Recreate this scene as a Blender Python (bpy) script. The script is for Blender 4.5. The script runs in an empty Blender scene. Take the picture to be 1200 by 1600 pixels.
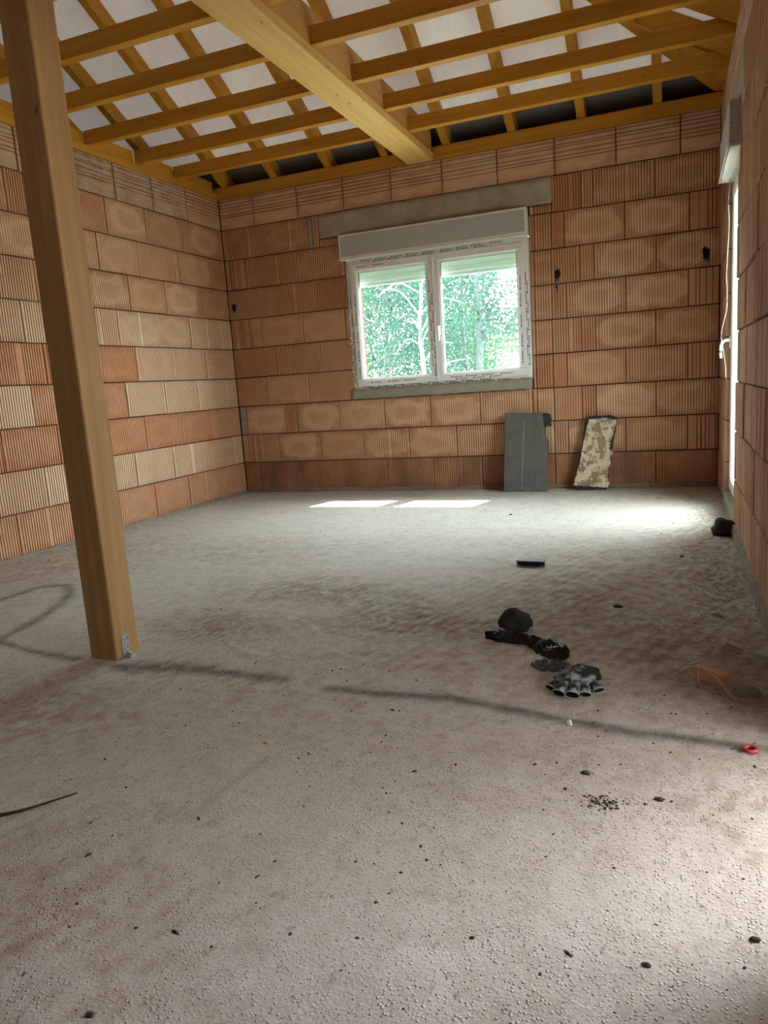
import bpy, bmesh, math, random
import numpy as np
from mathutils import Vector, Matrix, noise
random.seed(7)
SC = bpy.context.scene
COL = SC.collection
V = Vector

# ------------------------------------------------------------------ camera
cam_d = bpy.data.cameras.new('camera'); cam = bpy.data.objects.new('camera', cam_d); COL.objects.link(cam)
CR, CDN, CF = V((.9294, .3628, -.0680)), V((-.0003, -.1837, -.9830)), V((-.3691, .9136, -.1706))
def _ortho():
    f = CF.normalized(); r = (CR - f * CR.dot(f)).normalized(); d = f.cross(r)
    if d.dot(CDN) < 0: d = -d
    return r, d, f
_r, _d, _f = _ortho()
cam.matrix_world = Matrix(((_r.x, -_d.x, -_f.x, 3.610), (_r.y, -_d.y, -_f.y, -5.656), (_r.z, -_d.z, -_f.z, .852), (0, 0, 0, 1)))
cam_d.sensor_fit = 'VERTICAL'; cam_d.sensor_height = 36; cam_d.lens = 1138.89 / 1600 * 36
cam_d.clip_start = .02; cam_d.clip_end = 300
SC.camera = cam

# ------------------------------------------------------------------ sky, sun, daylight portals, exposure
w = bpy.data.worlds.new('sky'); SC.world = w; w.use_nodes = True
bg = w.node_tree.nodes['Background']
bg.inputs[0].default_value = (.93, .965, 1, 1); bg.inputs[1].default_value = 36.0
sun_d = bpy.data.lights.new('sun', 'SUN'); sun = bpy.data.objects.new('sun', sun_d); COL.objects.link(sun)
sun_d.energy = 20; sun_d.angle = math.radians(.8); sun_d.color = (1, .95, .86)
sun.rotation_euler = V((-.27, -1, -1.85)).to_track_quat('-Z', 'Y').to_euler(); sun.location = (2, 6, 12)
def portal(name, loc, aim, sx, sy):
    d = bpy.data.lights.new(name, 'AREA'); o = bpy.data.objects.new(name, d); COL.objects.link(o)
    d.shape = 'RECTANGLE'; d.size = sx; d.size_y = sy; d.cycles.is_portal = True
    o.location = loc; o.rotation_euler = V(aim).to_track_quat('-Z', 'Z').to_euler()
portal('window_portal', (1.87, .34, 1.4), (0, -1, 0), 1.5, 1.3)
portal('door_portal', (4.2, -1.13, .95), (-1, 0, 0), .8, 1.95)
portal('opening_portal', (4.2, -4.17, .9), (-1, 0, 0), .56, 1.82)
SC.view_settings.view_transform = 'Standard'; SC.view_settings.look = 'None'
SC.view_settings.exposure = .25; SC.view_settings.gamma = 1; SC.view_settings.use_curve_mapping = False
SC.cycles.use_denoising = True; SC.cycles.max_bounces = 10; SC.cycles.diffuse_bounces = 8
SC.cycles.transparent_max_bounces = 16; SC.cycles.sample_clamp_indirect = 8

# ------------------------------------------------------------------ materials
class NT:
    def __init__(s, name, rough=.8, spec=.3):
        s.m = bpy.data.materials.new(name); s.m.use_nodes = True; s.t = s.m.node_tree
        s.b = s.t.nodes['Principled BSDF']; s.b.inputs['Roughness'].default_value = rough
        s.b.inputs['Specular IOR Level'].default_value = spec
    def n(s, kind, **kw):
        nd = s.t.nodes.new(kind)
        for k, v in kw.items():
            if k in ('op',): nd.operation = v
            elif hasattr(nd, k) and k not in ('Scale',): setattr(nd, k, v)
            else: nd.inputs[k].default_value = v
        return nd
    def l(s, a, b): s.t.links.new(a, b)
    def val(s, sock, x):
        if hasattr(x, 'links') or isinstance(x, bpy.types.NodeSocket): s.l(x, sock)
        else: sock.default_value = x
    def math(s, op, a, b=None, c=None, clamp=False):
        nd = s.t.nodes.new('ShaderNodeMath'); nd.operation = op; nd.use_clamp = clamp
        for i, x in enumerate((a, b, c)):
            if x is not None: s.val(nd.inputs[i], x)
        return nd.outputs[0]
    def mix(s, f, a, b, mode='MIX'):
        nd = s.t.nodes.new('ShaderNodeMix'); nd.data_type = 'RGBA'; nd.blend_type = mode
        s.val(nd.inputs[0], f)
        for i, x in ((6, a), (7, b)):
            if isinstance(x, tuple): nd.inputs[i].default_value = (*x[:3], 1)
            else: s.l(x, nd.inputs[i])
        return nd.outputs[2]
    def noise(s, scale, detail=4, co=None, vec=None, rough=.55):
        nd = s.n('ShaderNodeTexNoise'); nd.inputs['Scale'].default_value = scale; nd.inputs['Detail'].default_value = detail
        nd.inputs['Roughness'].default_value = rough
        if co is not None: s.l(s.mapped(co, vec) if vec else co, nd.inputs['Vector'])
        return nd.outputs['Fac']
    def mapped(s, co, scale):
        mp = s.n('ShaderNodeMapping'); mp.inputs['Scale'].default_value = scale; s.l(co, mp.inputs['Vector']); return mp.outputs[0]
    def ramp(s, f, lo, hi):
        nd = s.n('ShaderNodeMapRange'); nd.clamp = True; s.l(f, nd.inputs[0])
        nd.inputs[1].default_value = lo; nd.inputs[2].default_value = hi; return nd.outputs[0]
    def co(s, k='Object'): return s.n('ShaderNodeTexCoord').outputs[k]
    def bump(s, h, strength=.5, dist=.005):
        nd = s.n('ShaderNodeBump'); nd.inputs['Strength'].default_value = strength; nd.inputs['Distance'].default_value = dist
        s.l(h, nd.inputs['Height']); s.l(nd.outputs[0], s.b.inputs['Normal'])
    def color(s, c):
        if isinstance(c, tuple): s.b.inputs['Base Color'].default_value = (*c[:3], 1)
        else: s.l(c, s.b.inputs['Base Color'])

def plain(name, c, rough=.6, spec=.3, metal=0, var=0., vscale=20, bump=0):
    t = NT(name, rough, spec); t.b.inputs['Metallic'].default_value = metal
    if var:
        f = t.noise(vscale, 5, t.co()); t.color(t.mix(f, tuple(x * (1 - var) for x in c), tuple(min(1, x * (1 + var)) for x in c)))
        if bump: t.bump(t.noise(vscale * 3, 5, t.co()), bump, .004)
    else: t.color(c)
    return t.m

def brick_material(name, groove=False):
    # object colour carries: R tone (red to pale), G halo strength, B dark stain, with painted shade on the bottom back row, A grey plaster
    t = NT(name, .92, .12)
    info = t.n('ShaderNodeObjectInfo'); sep = t.n('ShaderNodeSeparateColor'); t.l(info.outputs['Color'], sep.inputs[0])
    co = t.co(); wp = t.n('ShaderNodeNewGeometry').outputs['Position']
    n1 = t.noise(7, 4, wp); n2 = t.noise(60, 4, wp)
    tone = t.math('ADD', sep.outputs[0], t.math('MULTIPLY', t.math('SUBTRACT', n1, .5), .7), clamp=True)
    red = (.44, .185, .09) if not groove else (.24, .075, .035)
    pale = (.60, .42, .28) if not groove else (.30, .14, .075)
    base = t.mix(tone, red, pale)
    # pale firing halo, an ellipse centred on the face of the block
    sx = t.n('ShaderNodeSeparateXYZ'); t.l(co, sx.inputs[0])
    r2 = t.math('ADD', t.math('POWER', sx.outputs[0], 2), t.math('POWER', sx.outputs[1], 2))
    r = t.math('POWER', t.math('ADD', t.math('POWER', t.math('DIVIDE', r2, .18 ** 2), 1.5), t.math('POWER', t.math('DIVIDE', t.math('ABSOLUTE', sx.outputs[2]), .095), 3)), .3333)
    r = t.math('ADD', r, t.math('MULTIPLY', t.math('SUBTRACT', t.noise(9, 3, wp), .5), 1.1))
    ring = t.math('SUBTRACT', 1, t.math('MULTIPLY', t.math('ABSOLUTE', t.math('SUBTRACT', r, .82)), 2.6), clamp=True)
    body = t.math('MULTIPLY', t.math('SUBTRACT', 1, t.ramp(r, .7, 1.05)), .55)
    halo = t.math('MULTIPLY', t.math('ADD', ring, body, clamp=True), sep.outputs[1])
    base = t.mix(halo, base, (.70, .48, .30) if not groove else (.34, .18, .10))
    base = t.mix(t.math('MULTIPLY', t.ramp(n2, .5, .75), .25), base, (.42, .2, .1))
    stain_shade = t.math('MULTIPLY', t.ramp(t.noise(3.5, 5, wp, (1.6, 1.6, .6)), .25, .7), sep.outputs[2])
    base = t.mix(stain_shade, base, (.12, .07, .05))
    gp = t.math('MULTIPLY', t.ramp(t.noise(9, 5, wp, (1, 1, 3)), .38, .6), t.math('SUBTRACT', 1, info.outputs['Alpha']))
    base = t.mix(gp, base, (.5, .43, .36))
    t.color(base); t.bump(t.noise(160, 3, wp), .25, .002)
    return t.m

def wood_material(name, axis, dark, light, knots=True, ks=6.5):
    t = NT(name, .62, .25); co = t.co(); info = t.n('ShaderNodeObjectInfo')
    add = t.n('ShaderNodeVectorMath'); add.operation = 'ADD'; t.l(co, add.inputs[0])
    cmb = t.n('ShaderNodeCombineXYZ'); t.l(t.math('MULTIPLY', info.outputs['Random'], 37), cmb.inputs[0]); t.l(t.math('MULTIPLY', info.outputs['Random'], 11), cmb.inputs[1]); t.l(cmb.outputs[0], add.inputs[1])
    s = [26, 26, 26]; s[axis] = 1.1
    g = t.noise(1, 6, add.outputs[0], tuple(s), .6)
    c = t.mix(t.ramp(g, .3, .7), dark, light)
    s2 = [90, 90, 90]; s2[axis] = 2.5
    c = t.mix(t.math('MULTIPLY', t.ramp(t.noise(1, 3, add.outputs[0], tuple(s2)), .45, .7), .22), c, tuple(x * .6 for x in dark))
    if knots:
        vo = t.n('ShaderNodeTexVoronoi'); s3 = [ks, ks, ks]; s3[axis] = ks * .42
        t.l(t.mapped(add.outputs[0], tuple(s3)), vo.inputs['Vector'])
        vc = t.n('ShaderNodeSeparateColor'); t.l(vo.outputs['Color'], vc.inputs[0])
        k = t.math('MULTIPLY', t.math('SUBTRACT', 1, t.ramp(vo.outputs['Distance'], .06, .15)), t.math('GREATER_THAN', vc.outputs[0], .45)); c = t.mix(t.math('MULTIPLY', k, .8), c, (.13, .055, .015))
    t.color(c); t.bump(g, .15, .002)
    return t.m

M = {}
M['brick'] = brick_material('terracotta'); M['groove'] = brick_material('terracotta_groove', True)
JD, JL = (.42, .18, .012), (.56, .27, .028)
for i, a in enumerate('xyz'): M['joist_' + a] = wood_material('joist_wood_' + a, i, JD, JL)
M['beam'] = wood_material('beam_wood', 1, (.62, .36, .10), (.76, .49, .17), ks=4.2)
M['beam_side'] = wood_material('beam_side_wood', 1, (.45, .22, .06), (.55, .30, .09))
M['post'] = wood_material('post_wood', 2, (.36, .195, .075), (.47, .275, .115), ks=3.5)
M['mortar_dark'] = plain('joint_mortar', (.055, .025, .015), .95, .1, var=.3)
M['mortar'] = plain('grey_mortar', (.30, .27, .215), .95, .1, var=.35, vscale=14, bump=.5)
M['concrete'] = plain('lintel_concrete', (.36, .32, .25), .9, .15, var=.45, vscale=9, bump=.6)
M['bed'] = plain('dirty_bedding', (.20, .16, .125), .95, .1, var=.5, vscale=12, bump=.5)
M['pvc'] = plain('white_pvc', (.80, .80, .78), .35, .4)
M['pvc_box'] = plain('grey_white_pvc', (.44, .46, .47), .5, .3, var=.05, vscale=8)
M['seal'] = plain('grey_seal', (.12, .13, .13), .6)
M['shutter'] = plain('shutter_green_white', (.66, .78, .68), .5)
M['foam'] = plain('expanding_foam', (.62, .52, .33), .9, var=.2)
M['print'] = plain('grey_print', (.09, .10, .11), .7)
M['black'] = plain('black_bitumen', (.006, .006, .006), .5)
M['cord'] = plain('white_cable', (.36, .33, .28), .5)
M['zinc'] = plain('galvanised_steel', (.52, .55, .57), .38, .5, metal=.8)
M['rock'] = plain('dark_stone', (.045, .044, .042), .95, .1, var=.55, vscale=45, bump=1.0)
M['bin'] = plain('black_plastic_film', (.008, .008, .010), .28, .5)
t = NT('glove_fabric', .9, .1); _c = t.co(); t.color(t.mix(t.ramp(t.noise(34, 4, _c), .44, .60), (.025, .027, .026), (.26, .28, .28))); t.bump(t.noise(60, 4, _c), .8, .006); M['glove'] = t.m
M['glove_dark'] = plain('glove_dark_fabric', (.02, .02, .018), .9)
M['glove_rim'] = plain('glove_rim', (.36, .36, .33), .8)
M['profile'] = plain('dark_plastic_profile', (.10, .118, .145), .6, .3)
M['red'] = plain('red_plastic', (.42, .05, .055), .4)
M['twig'] = plain('dark_bark', (.045, .035, .025), .9)
M['pebble'] = plain('white_pebble', (.62, .58, .52), .8)
M['wet'] = plain('dark_gravel', (.06, .055, .055), .45, .5, var=.6, vscale=150)
M['crumb'] = plain('dark_crumbs', (.06, .045, .035), .9)
M['palecrumb'] = plain('pale_crumbs', (.50, .46, .41), .9)
M['metal_dark'] = plain('dark_flashing', (.17, .17, .18), .38, .5, metal=.4)
M['roof_out'] = plain('roof_covering', (.25, .1, .07), .9)
M['render_wall'] = plain('render', (.25, .23, .2), .9)
M['clay_piece'] = plain('orange_clay', (.80, .30, .09), .7)

def membrane():
    t = NT('roof_membrane', .55, .3); wp = t.n('ShaderNodeNewGeometry').outputs['Position']
    n = t.noise(3, 3, wp, (1, .6, .6)); t.color(t.mix(n, (.74, .72, .71), (.84, .83, .82)))
    t.bump(t.noise(5, 3, wp, (1.2, .5, .5)), .9, .04)
    tl = t.n('ShaderNodeBsdfTranslucent'); tl.inputs[0].default_value = (.0034, .0031, .0029, 1)
    ad = t.n('ShaderNodeAddShader'); t.l(t.b.outputs[0], ad.inputs[0]); t.l(tl.outputs[0], ad.inputs[1]); t.l(ad.outputs[0], t.t.nodes['Material Output'].inputs['Surface']); return t.m
M['membrane'] = membrane()

def glass():
    m = bpy.data.materials.new('window_glass'); m.use_nodes = True; t = m.node_tree; t.nodes.clear()
    o = t.nodes.new('ShaderNodeOutputMaterial'); mx = t.nodes.new('ShaderNodeMixShader'); tr = t.nodes.new('ShaderNodeBsdfTransparent')
    gl = t.nodes.new('ShaderNodeBsdfGlossy'); fr = t.nodes.new('ShaderNodeLayerWeight'); fr.inputs[0].default_value = .5
    pw = t.nodes.new('ShaderNodeMath'); pw.operation = 'POWER'; pw.inputs[1].default_value = 4; t.links.new(fr.outputs['Facing'], pw.inputs[0])
    ma = t.nodes.new('ShaderNodeMath'); ma.operation = 'MULTIPLY_ADD'; ma.inputs[1].default_value = .5; ma.inputs[2].default_value = .04; t.links.new(pw.outputs[0], ma.inputs[0])
    tr.inputs[0].default_value = (.88, .96, .95, 1); gl.inputs['Roughness'].default_value = .02
    t.links.new(ma.outputs[0], mx.inputs[0]); t.links.new(tr.outputs[0], mx.inputs[1]); t.links.new(gl.outputs[0], mx.inputs[2]); t.links.new(mx.outputs[0], o.inputs[0])
    return m
M['glass'] = glass()
def film():
    m = bpy.data.materials.new('clear_plastic_film'); m.use_nodes = True; t = m.node_tree; t.nodes.clear()
    o = t.nodes.new('ShaderNodeOutputMaterial'); mx = t.nodes.new('ShaderNodeMixShader'); tr = t.nodes.new('ShaderNodeBsdfTransparent')
    gl = t.nodes.new('ShaderNodeBsdfPrincipled'); gl.inputs['Base Color'].default_value = (.52, .48, .42, 1); gl.inputs['Roughness'].default_value = .08
    gl.inputs['Specular IOR Level'].default_value = .9
    tr.inputs[0].default_value = (.93, .90, .86, 1); mx.inputs[0].default_value = .30
    t.links.new(tr.outputs[0], mx.inputs[1]); t.links.new(gl.outputs[0], mx.inputs[2]); t.links.new(mx.outputs[0], o.inputs[0])
    return m
M['film'] = film()
M['film_edge'] = plain('creased_film', (.55, .51, .46), .3, .6)
def leaf(name, a, b):
    m = bpy.data.materials.new(name); m.use_nodes = True; t = m.node_tree; t.nodes.clear()
    o = t.nodes.new('ShaderNodeOutputMaterial'); mx = t.nodes.new('ShaderNodeMixShader'); mx.inputs[0].default_value = .5
    d = t.nodes.new('ShaderNodeBsdfDiffuse'); tl = t.nodes.new('ShaderNodeBsdfTranslucent')
    g = t.nodes.new('ShaderNodeNewGeometry'); n = t.nodes.new('ShaderNodeTexNoise'); n.inputs['Scale'].default_value = 1.3
    mc = t.nodes.new('ShaderNodeMix'); mc.data_type = 'RGBA'; mc.inputs[6].default_value = (*a, 1); mc.inputs[7].default_value = (*b, 1)
    t.links.new(g.outputs['Position'], n.inputs['Vector']); t.links.new(n.outputs['Fac'], mc.inputs[0])
    t.links.new(mc.outputs[2], d.inputs[0]); t.links.new(mc.outputs[2], tl.inputs[0])
    t.links.new(d.outputs[0], mx.inputs[1]); t.links.new(tl.outputs[0], mx.inputs[2]); t.links.new(mx.outputs[0], o.inputs[0])
    return m
M['leaf'] = leaf('leaf_green', (.018, .040, .034), (.040, .078, .056)); M['leaf_light'] = leaf('leaf_yellow_green', (.05, .11, .035), (.09, .15, .05))
M['bark'] = plain('tree_bark', (.04, .045, .045), .9, var=.3); M['bark_pale'] = plain('pale_bark', (.22, .21, .17), .9, var=.3)
M['grass'] = plain('pale_ground', (.30, .28, .22), .95, var=.5, vscale=3)

def floor_material():
    t = NT('screed', .93, .15); wp = t.n('ShaderNodeNewGeometry').outputs['Position']
    at = lambda nm: t.n('ShaderNodeAttribute', attribute_name=nm).outputs['Fac']
    mark, dust, soil, rough = at('mark'), at('dust'), at('soil'), at('rough')
    n1 = t.noise(2.2, 5, wp); n2 = t.noise(18, 6, wp, (1, 1, 1), .7); n3 = t.noise(140, 4, wp); n4 = t.noise(45, 5, wp, (1, .5, 1), .7)
    c = t.mix(n1, (.455, .42, .375), (.55, .515, .465))
    c = t.mix(t.math('MULTIPLY', t.ramp(n2, .5, .72), .38), c, (.33, .285, .24))
    c = t.mix(t.math('MULTIPLY', t.ramp(n3, .52, .75), .30), c, (.60, .57, .53))
    d = t.math('MULTIPLY', dust, t.ramp(n2, .3, .62), clamp=True)
    c = t.mix(d, c, (.22, .14, .10))
    s = t.math('MULTIPLY', soil, t.ramp(n4, .42, .62), clamp=True)
    c = t.mix(s, c, (.11, .075, .055))
    # small dark specks of dirt
    vo = t.n('ShaderNodeTexVoronoi'); vo.inputs['Scale'].default_value = 26; t.l(wp, vo.inputs['Vector'])
    sp = t.math('MULTIPLY', t.math('SUBTRACT', 1, t.ramp(vo.outputs['Distance'], .06, .16)), t.ramp(t.noise(4, 3, wp), .52, .66))
    c = t.mix(t.math('MULTIPLY', sp, .6), c, (.09, .06, .05))
    n5 = t.noise(260, 3, wp, None, .7); c = t.mix(t.math('MULTIPLY', t.ramp(n5, .54, .68), .6), c, (.25, .20, .16))
    c = t.mix(t.math('MULTIPLY', t.ramp(t.noise(75, 4, wp, (1, .45, 1)), .60, .72), .5), c, (.20, .15, .12))
    mk = t.math('MULTIPLY', mark, t.math('ADD', .55, t.math('MULTIPLY', t.ramp(n2, .3, .7), .45)), clamp=True)
    c = t.mix(mk, c, (.06, .06, .062))
    t.color(c)
    v2 = t.n('ShaderNodeTexVoronoi'); v2.inputs['Scale'].default_value = 165; t.l(wp, v2.inputs['Vector'])
    s2 = t.n('ShaderNodeSeparateColor'); t.l(v2.outputs['Color'], s2.inputs[0])
    gr = t.math('MULTIPLY', t.math('MULTIPLY', t.math('SUBTRACT', 1, t.ramp(v2.outputs['Distance'], .08, .5)), t.ramp(s2.outputs[0], .45, .95)), t.math('MULTIPLY', rough, t.ramp(t.noise(8, 3, wp), .30, .62)))
    pt = t.math('MULTIPLY', t.math('SUBTRACT', 1, t.ramp(v2.outputs['Distance'], .05, .4)), t.math('LESS_THAN', s2.outputs[1], .07))
    gr = t.math('SUBTRACT', gr, pt)
    h = t.math('ADD', t.math('MULTIPLY', gr, 1.3), t.math('ADD', t.math('MULTIPLY', t.noise(34, 5, wp), .45), t.math('MULTIPLY', n3, .45)))
    t.bump(h, .9, .0042)
    return t.m
M['floor'] = floor_material()

# ------------------------------------------------------------------ helpers
def B(): return bmesh.new()
def box(bm, x0, x1, y0, y1, z0, z1, bev=0, rot=None):
    vs = [bm.verts.new(V(p)) for p in ((x0, y0, z0), (x1, y0, z0), (x1, y1, z0), (x0, y1, z0), (x0, y0, z1), (x1, y0, z1), (x1, y1, z1), (x0, y1, z1))]
    fs = [bm.faces.new([vs[i] for i in f]) for f in ((0, 3, 2, 1), (4, 5, 6, 7), (0, 1, 5, 4), (1, 2, 6, 5), (2, 3, 7, 6), (3, 0, 4, 7))]
    if bev:
        es = {e for f in fs for e in f.edges}
        r = bmesh.ops.bevel(bm, geom=list(es), offset=bev, segments=1, affect='EDGES')
    return bm
def prism(bm, pts, vec):
    """polygon pts (3D, planar) swept by vec"""
    vec = V(vec); a = [bm.verts.new(V(p)) for p in pts]; b = [bm.verts.new(V(p) + vec) for p in pts]; n = len(pts)
    bm.faces.new(a); bm.faces.new(b[::-1])
    for i in range(n): bm.faces.new((a[i], b[i], b[(i + 1) % n], a[(i + 1) % n]))
    bmesh.ops.recalc_face_normals(bm, faces=bm.faces[:]); return bm
def beam_between(bm, a, b, wd, ht, up=V((0, 0, 1))):
    """timber whose bottom centre line runs a to b"""
    a, b = V(a), V(b); d = (b - a).normalized(); s = d.cross(up).normalized(); u = s.cross(d).normalized()
    pts = [a - s * wd / 2, a + s * wd / 2, a + s * wd / 2 + u * ht, a - s * wd / 2 + u * ht]
    return prism(bm, pts, b - a)
def tube(bm, pts, r, seg=8, r1=None):
    pts = [V(p) for p in pts]; n = len(pts); rings = []
    for i, p in enumerate(pts):
        d = (pts[min(i + 1, n - 1)] - pts[max(i - 1, 0)]).normalized()
        s = d.cross(V((0, 0, 1)));  s = s.normalized() if s.length > 1e-3 else V((1, 0, 0)); u = s.cross(d)
        rr = r if r1 is None else r + (r1 - r) * i / (n - 1)
        rings.append([bm.verts.new(p + (s * math.cos(k * 2 * math.pi / seg) + u * math.sin(k * 2 * math.pi / seg)) * rr) for k in range(seg)])
    for a, b in zip(rings, rings[1:]):
        for k in range(seg): bm.faces.new((a[k], a[(k + 1) % seg], b[(k + 1) % seg], b[k]))
    bm.faces.new(rings[0][::-1]); bm.faces.new(rings[-1]); return bm
def smooth_path(pts, n=6):
    P = [V(p) for p in pts]; out = []
    for i in range(len(P) - 1):
        p0, p1, p2, p3 = P[max(i - 1, 0)], P[i], P[i + 1], P[min(i + 2, len(P) - 1)]
        for k in range(n):
            t = k / n; out.append(.5 * ((2 * p1) + (p2 - p0) * t + (2 * p0 - 5 * p1 + 4 * p2 - p3) * t * t + (3 * p1 - p0 - 3 * p2 + p3) * t ** 3))
    return out + [P[-1]]
def world_of(o):
    p = V((0, 0, 0))
    while o: p += V(o.location); o = o.parent
    return p
def obj(name, bm, mats, parent=None, origin=None, smooth=False):
    if not isinstance(mats, (list, tuple)): mats = [mats]
    if origin is None:
        vs = [v.co for v in bm.verts]
        lo = [min(v[i] for v in vs) for i in range(3)]; hi = [max(v[i] for v in vs) for i in range(3)]
        origin = V(((lo[0] + hi[0]) / 2, (lo[1] + hi[1]) / 2, lo[2]))
    origin = V(origin)
    for v in bm.verts: v.co -= origin
    me = bpy.data.meshes.new(name); bm.to_mesh(me); bm.free()
    for m in mats: me.materials.append(M[m])
    if smooth: me.shade_smooth()
    o = bpy.data.objects.new(name, me); COL.objects.link(o)
    if parent: o.parent = parent; o.location = origin - world_of(parent)
    else: o.location = origin
    return o
def empty(name, loc):
    o = bpy.data.objects.new(name, None); COL.objects.link(o); o.location = loc; o.empty_display_size = .1; return o
def tag(o, label, cat, group=None):
    o['label'] = label; o['category'] = cat
    if group: o['group'] = group
    return o
def struct(o): o['kind'] = 'structure'; return o
ORD = ['first', 'second', 'third', 'fourth', 'fifth', 'sixth', 'seventh', 'eighth', 'ninth', 'tenth']

W, H, FZ = 3.903, 2.5, -.02
YB = -7.6

# ------------------------------------------------------------------ wall blocks
MAPS = {'back': lambda u, n, z: V((u, -n, z)), 'left': lambda u, n, z: V((n, u, z)), 'right': lambda u, n, z: V((W - n, u, z))}
def grooves(a, b, mode):
    """list of (pos, depth, groove?) across a..b"""
    out = []; u = a + .006; end = b - .006
    if mode == 'ribs':
        p, g, d = .0187, .0056, .0050
        skip = random.choice((None, None, None, a + (b - a) * .5)) if b - a > .2 else None
        while u + p < end:
            if not (skip is not None and skip < u < skip + .02 and b - a > .2): out.append((u + p - g, u + p, d))
            u += p
    elif mode == 'wide':
        while u < end:
            u += random.choice((.017, .018, .019, .036, .05)); g = random.choice((.005, .007, .011))
            if u + g < end: out.append((u, u + g, random.choice((.004, .006, .009))))
            u += g
    elif mode == 'faint':
        p, g, d = .0187, .004, .0016
        while u + p < end: out.append((u + p - g, u + p, d)); u += p
    elif mode == 'horiz':
        for f in (.37, .47, .58, .70, .78, .90): q = a + (b - a) * (f + random.uniform(-.014, .014)); out.append((q, q + random.uniform(.005, .009), random.choice((.002, .003, .004))))
    return out
def block(parent, side, u0, u1, z0, z1, mode='ribs', depth=.07, tone=None, halo=0, stain_shade=0, grey=0, mats=('brick', 'groove'), name='brick', gap=.0029, off=None):
    if u1 - u0 < .012: return None
    mp = MAPS[side]; off = random.uniform(-.0016, .0012) if off is None else off
    tilt = random.uniform(-.0012, .0012)
    u0 += gap * (1.5 if side == 'left' else 1.1); u1 -= gap * (1.5 if side == 'left' else 1.1); z0 += gap + random.uniform(0, .0014); z1 -= gap + random.uniform(0, .0014)
    hz = mode == 'horiz'
    a, b = (z0, z1) if hz else (u0, u1); c0, c1 = (u0, u1) if hz else (z0, z1)
    prof = [(a, -.003, 0), (a + .0035, 0, 0)]
    for g0, g1, d in grooves(a, b, mode):
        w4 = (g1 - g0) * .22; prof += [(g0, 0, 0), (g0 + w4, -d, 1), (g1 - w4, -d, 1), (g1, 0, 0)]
    prof += [(b - .0035, 0, 0), (b, -.003, 0)]
    rows = [(c0, -.003), (c0 + .0035, 0), (c1 - .0035, 0), (c1, -.003)]
    bm = B(); gr = []
    for c, dn in rows:
        r = []
        for (p, n, g) in prof:
            u, z = (c, p) if hz else (p, c)
            r.append(bm.verts.new(mp(u, n + dn + off + tilt * (z - z0) / .25, z)))
        gr.append(r)
    for r0, r1 in zip(gr, gr[1:]):
        for i in range(len(prof) - 1):
            f = bm.faces.new((r0[i], r0[i + 1], r1[i + 1], r1[i]))
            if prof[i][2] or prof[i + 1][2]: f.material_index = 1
    def bk(p, c):
        u, z = (c, p) if hz else (p, c); return bm.verts.new(mp(u, -depth, z))
    q = [bk(a, c0), bk(b, c0), bk(b, c1), bk(a, c1)]
    bm.faces.new([q[0], q[1]] + gr[0][::-1]); bm.faces.new([q[3], q[2]] + gr[-1][::-1])
    bm.faces.new([q[0], q[3]] + [r[0] for r in gr][::-1]); bm.faces.new([q[1], q[2]] + [r[-1] for r in gr][::-1]); bm.faces.new(q)
    bmesh.ops.recalc_face_normals(bm, faces=bm.faces[:])
    o = obj(name, bm, list(mats), parent, origin=mp((u0 + u1) / 2, 0, (z0 + z1) / 2))
    o.color = (random.uniform(.15, .6) if tone is None else tone, halo, stain_shade, 1 - grey)
    return o
def split_row(js, lo, hi, step=.43):
    js = sorted([lo, hi] + [j for j in js if lo + .01 < j < hi - .01]); out = []
    for a, b in zip(js, js[1:]):
        n = max(1, round((b - a) / step)) if b - a > .55 else 1
        for k in range(n): out.append((a + (b - a) * k / n, a + (b - a) * (k + 1) / n))
    return out

# back wall: core with window opening
WX0, WX1 = 1.128, 2.622
def boxes(bl):
    bm = B()
    for b in bl: box(bm, *b)
    return bm
wall_back = struct(obj('wall_back', boxes([(-.3, WX0, .011, .34, -.3, H), (WX1, W + .3, .011, .34, -.3, H), (WX0, WX1, .011, .34, -.3, .76), (WX0, WX1, .011, .34, 2.06, H)]), 'mortar_dark'))
BJ = {9: [0.33, 0.743, 1.158, 1.568, 1.983, 2.405, 2.821, 3.24, 3.654], 8: [0.03, 0.426, 0.824, 0.865, 0.918, 2.663, 2.791, 3.0, 3.081, 3.492], 7: [0.213, 0.279, 0.699, 2.663, 2.784, 2.878, 3.293, 3.711], 6: [0.421, 0.842, 2.656, 2.777, 2.982, 3.081, 3.498], 5: [0.209, 0.299, 0.71, 2.652, 2.775, 2.881, 3.296, 3.707], 4: [0.43, 0.849, 2.649, 2.772, 2.983, 3.083, 3.494], 3: [0.308, 0.716, 2.646, 2.772, 2.873, 3.291, 3.704], 2: [0.07, 0.467, 0.568, 0.586, 0.984, 1.392, 1.792, 2.201, 2.611, 2.648, 2.773, 2.979, 3.078, 3.494], 1: [0.22, 0.376, 0.789, 1.189, 1.595, 1.998, 2.414, 2.768, 2.871, 3.285, 3.703], 0: [0.162, 0.578, 0.99, 1.388, 1.79, 2.196, 2.6, 2.768, 3.08, 3.49]}
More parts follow.
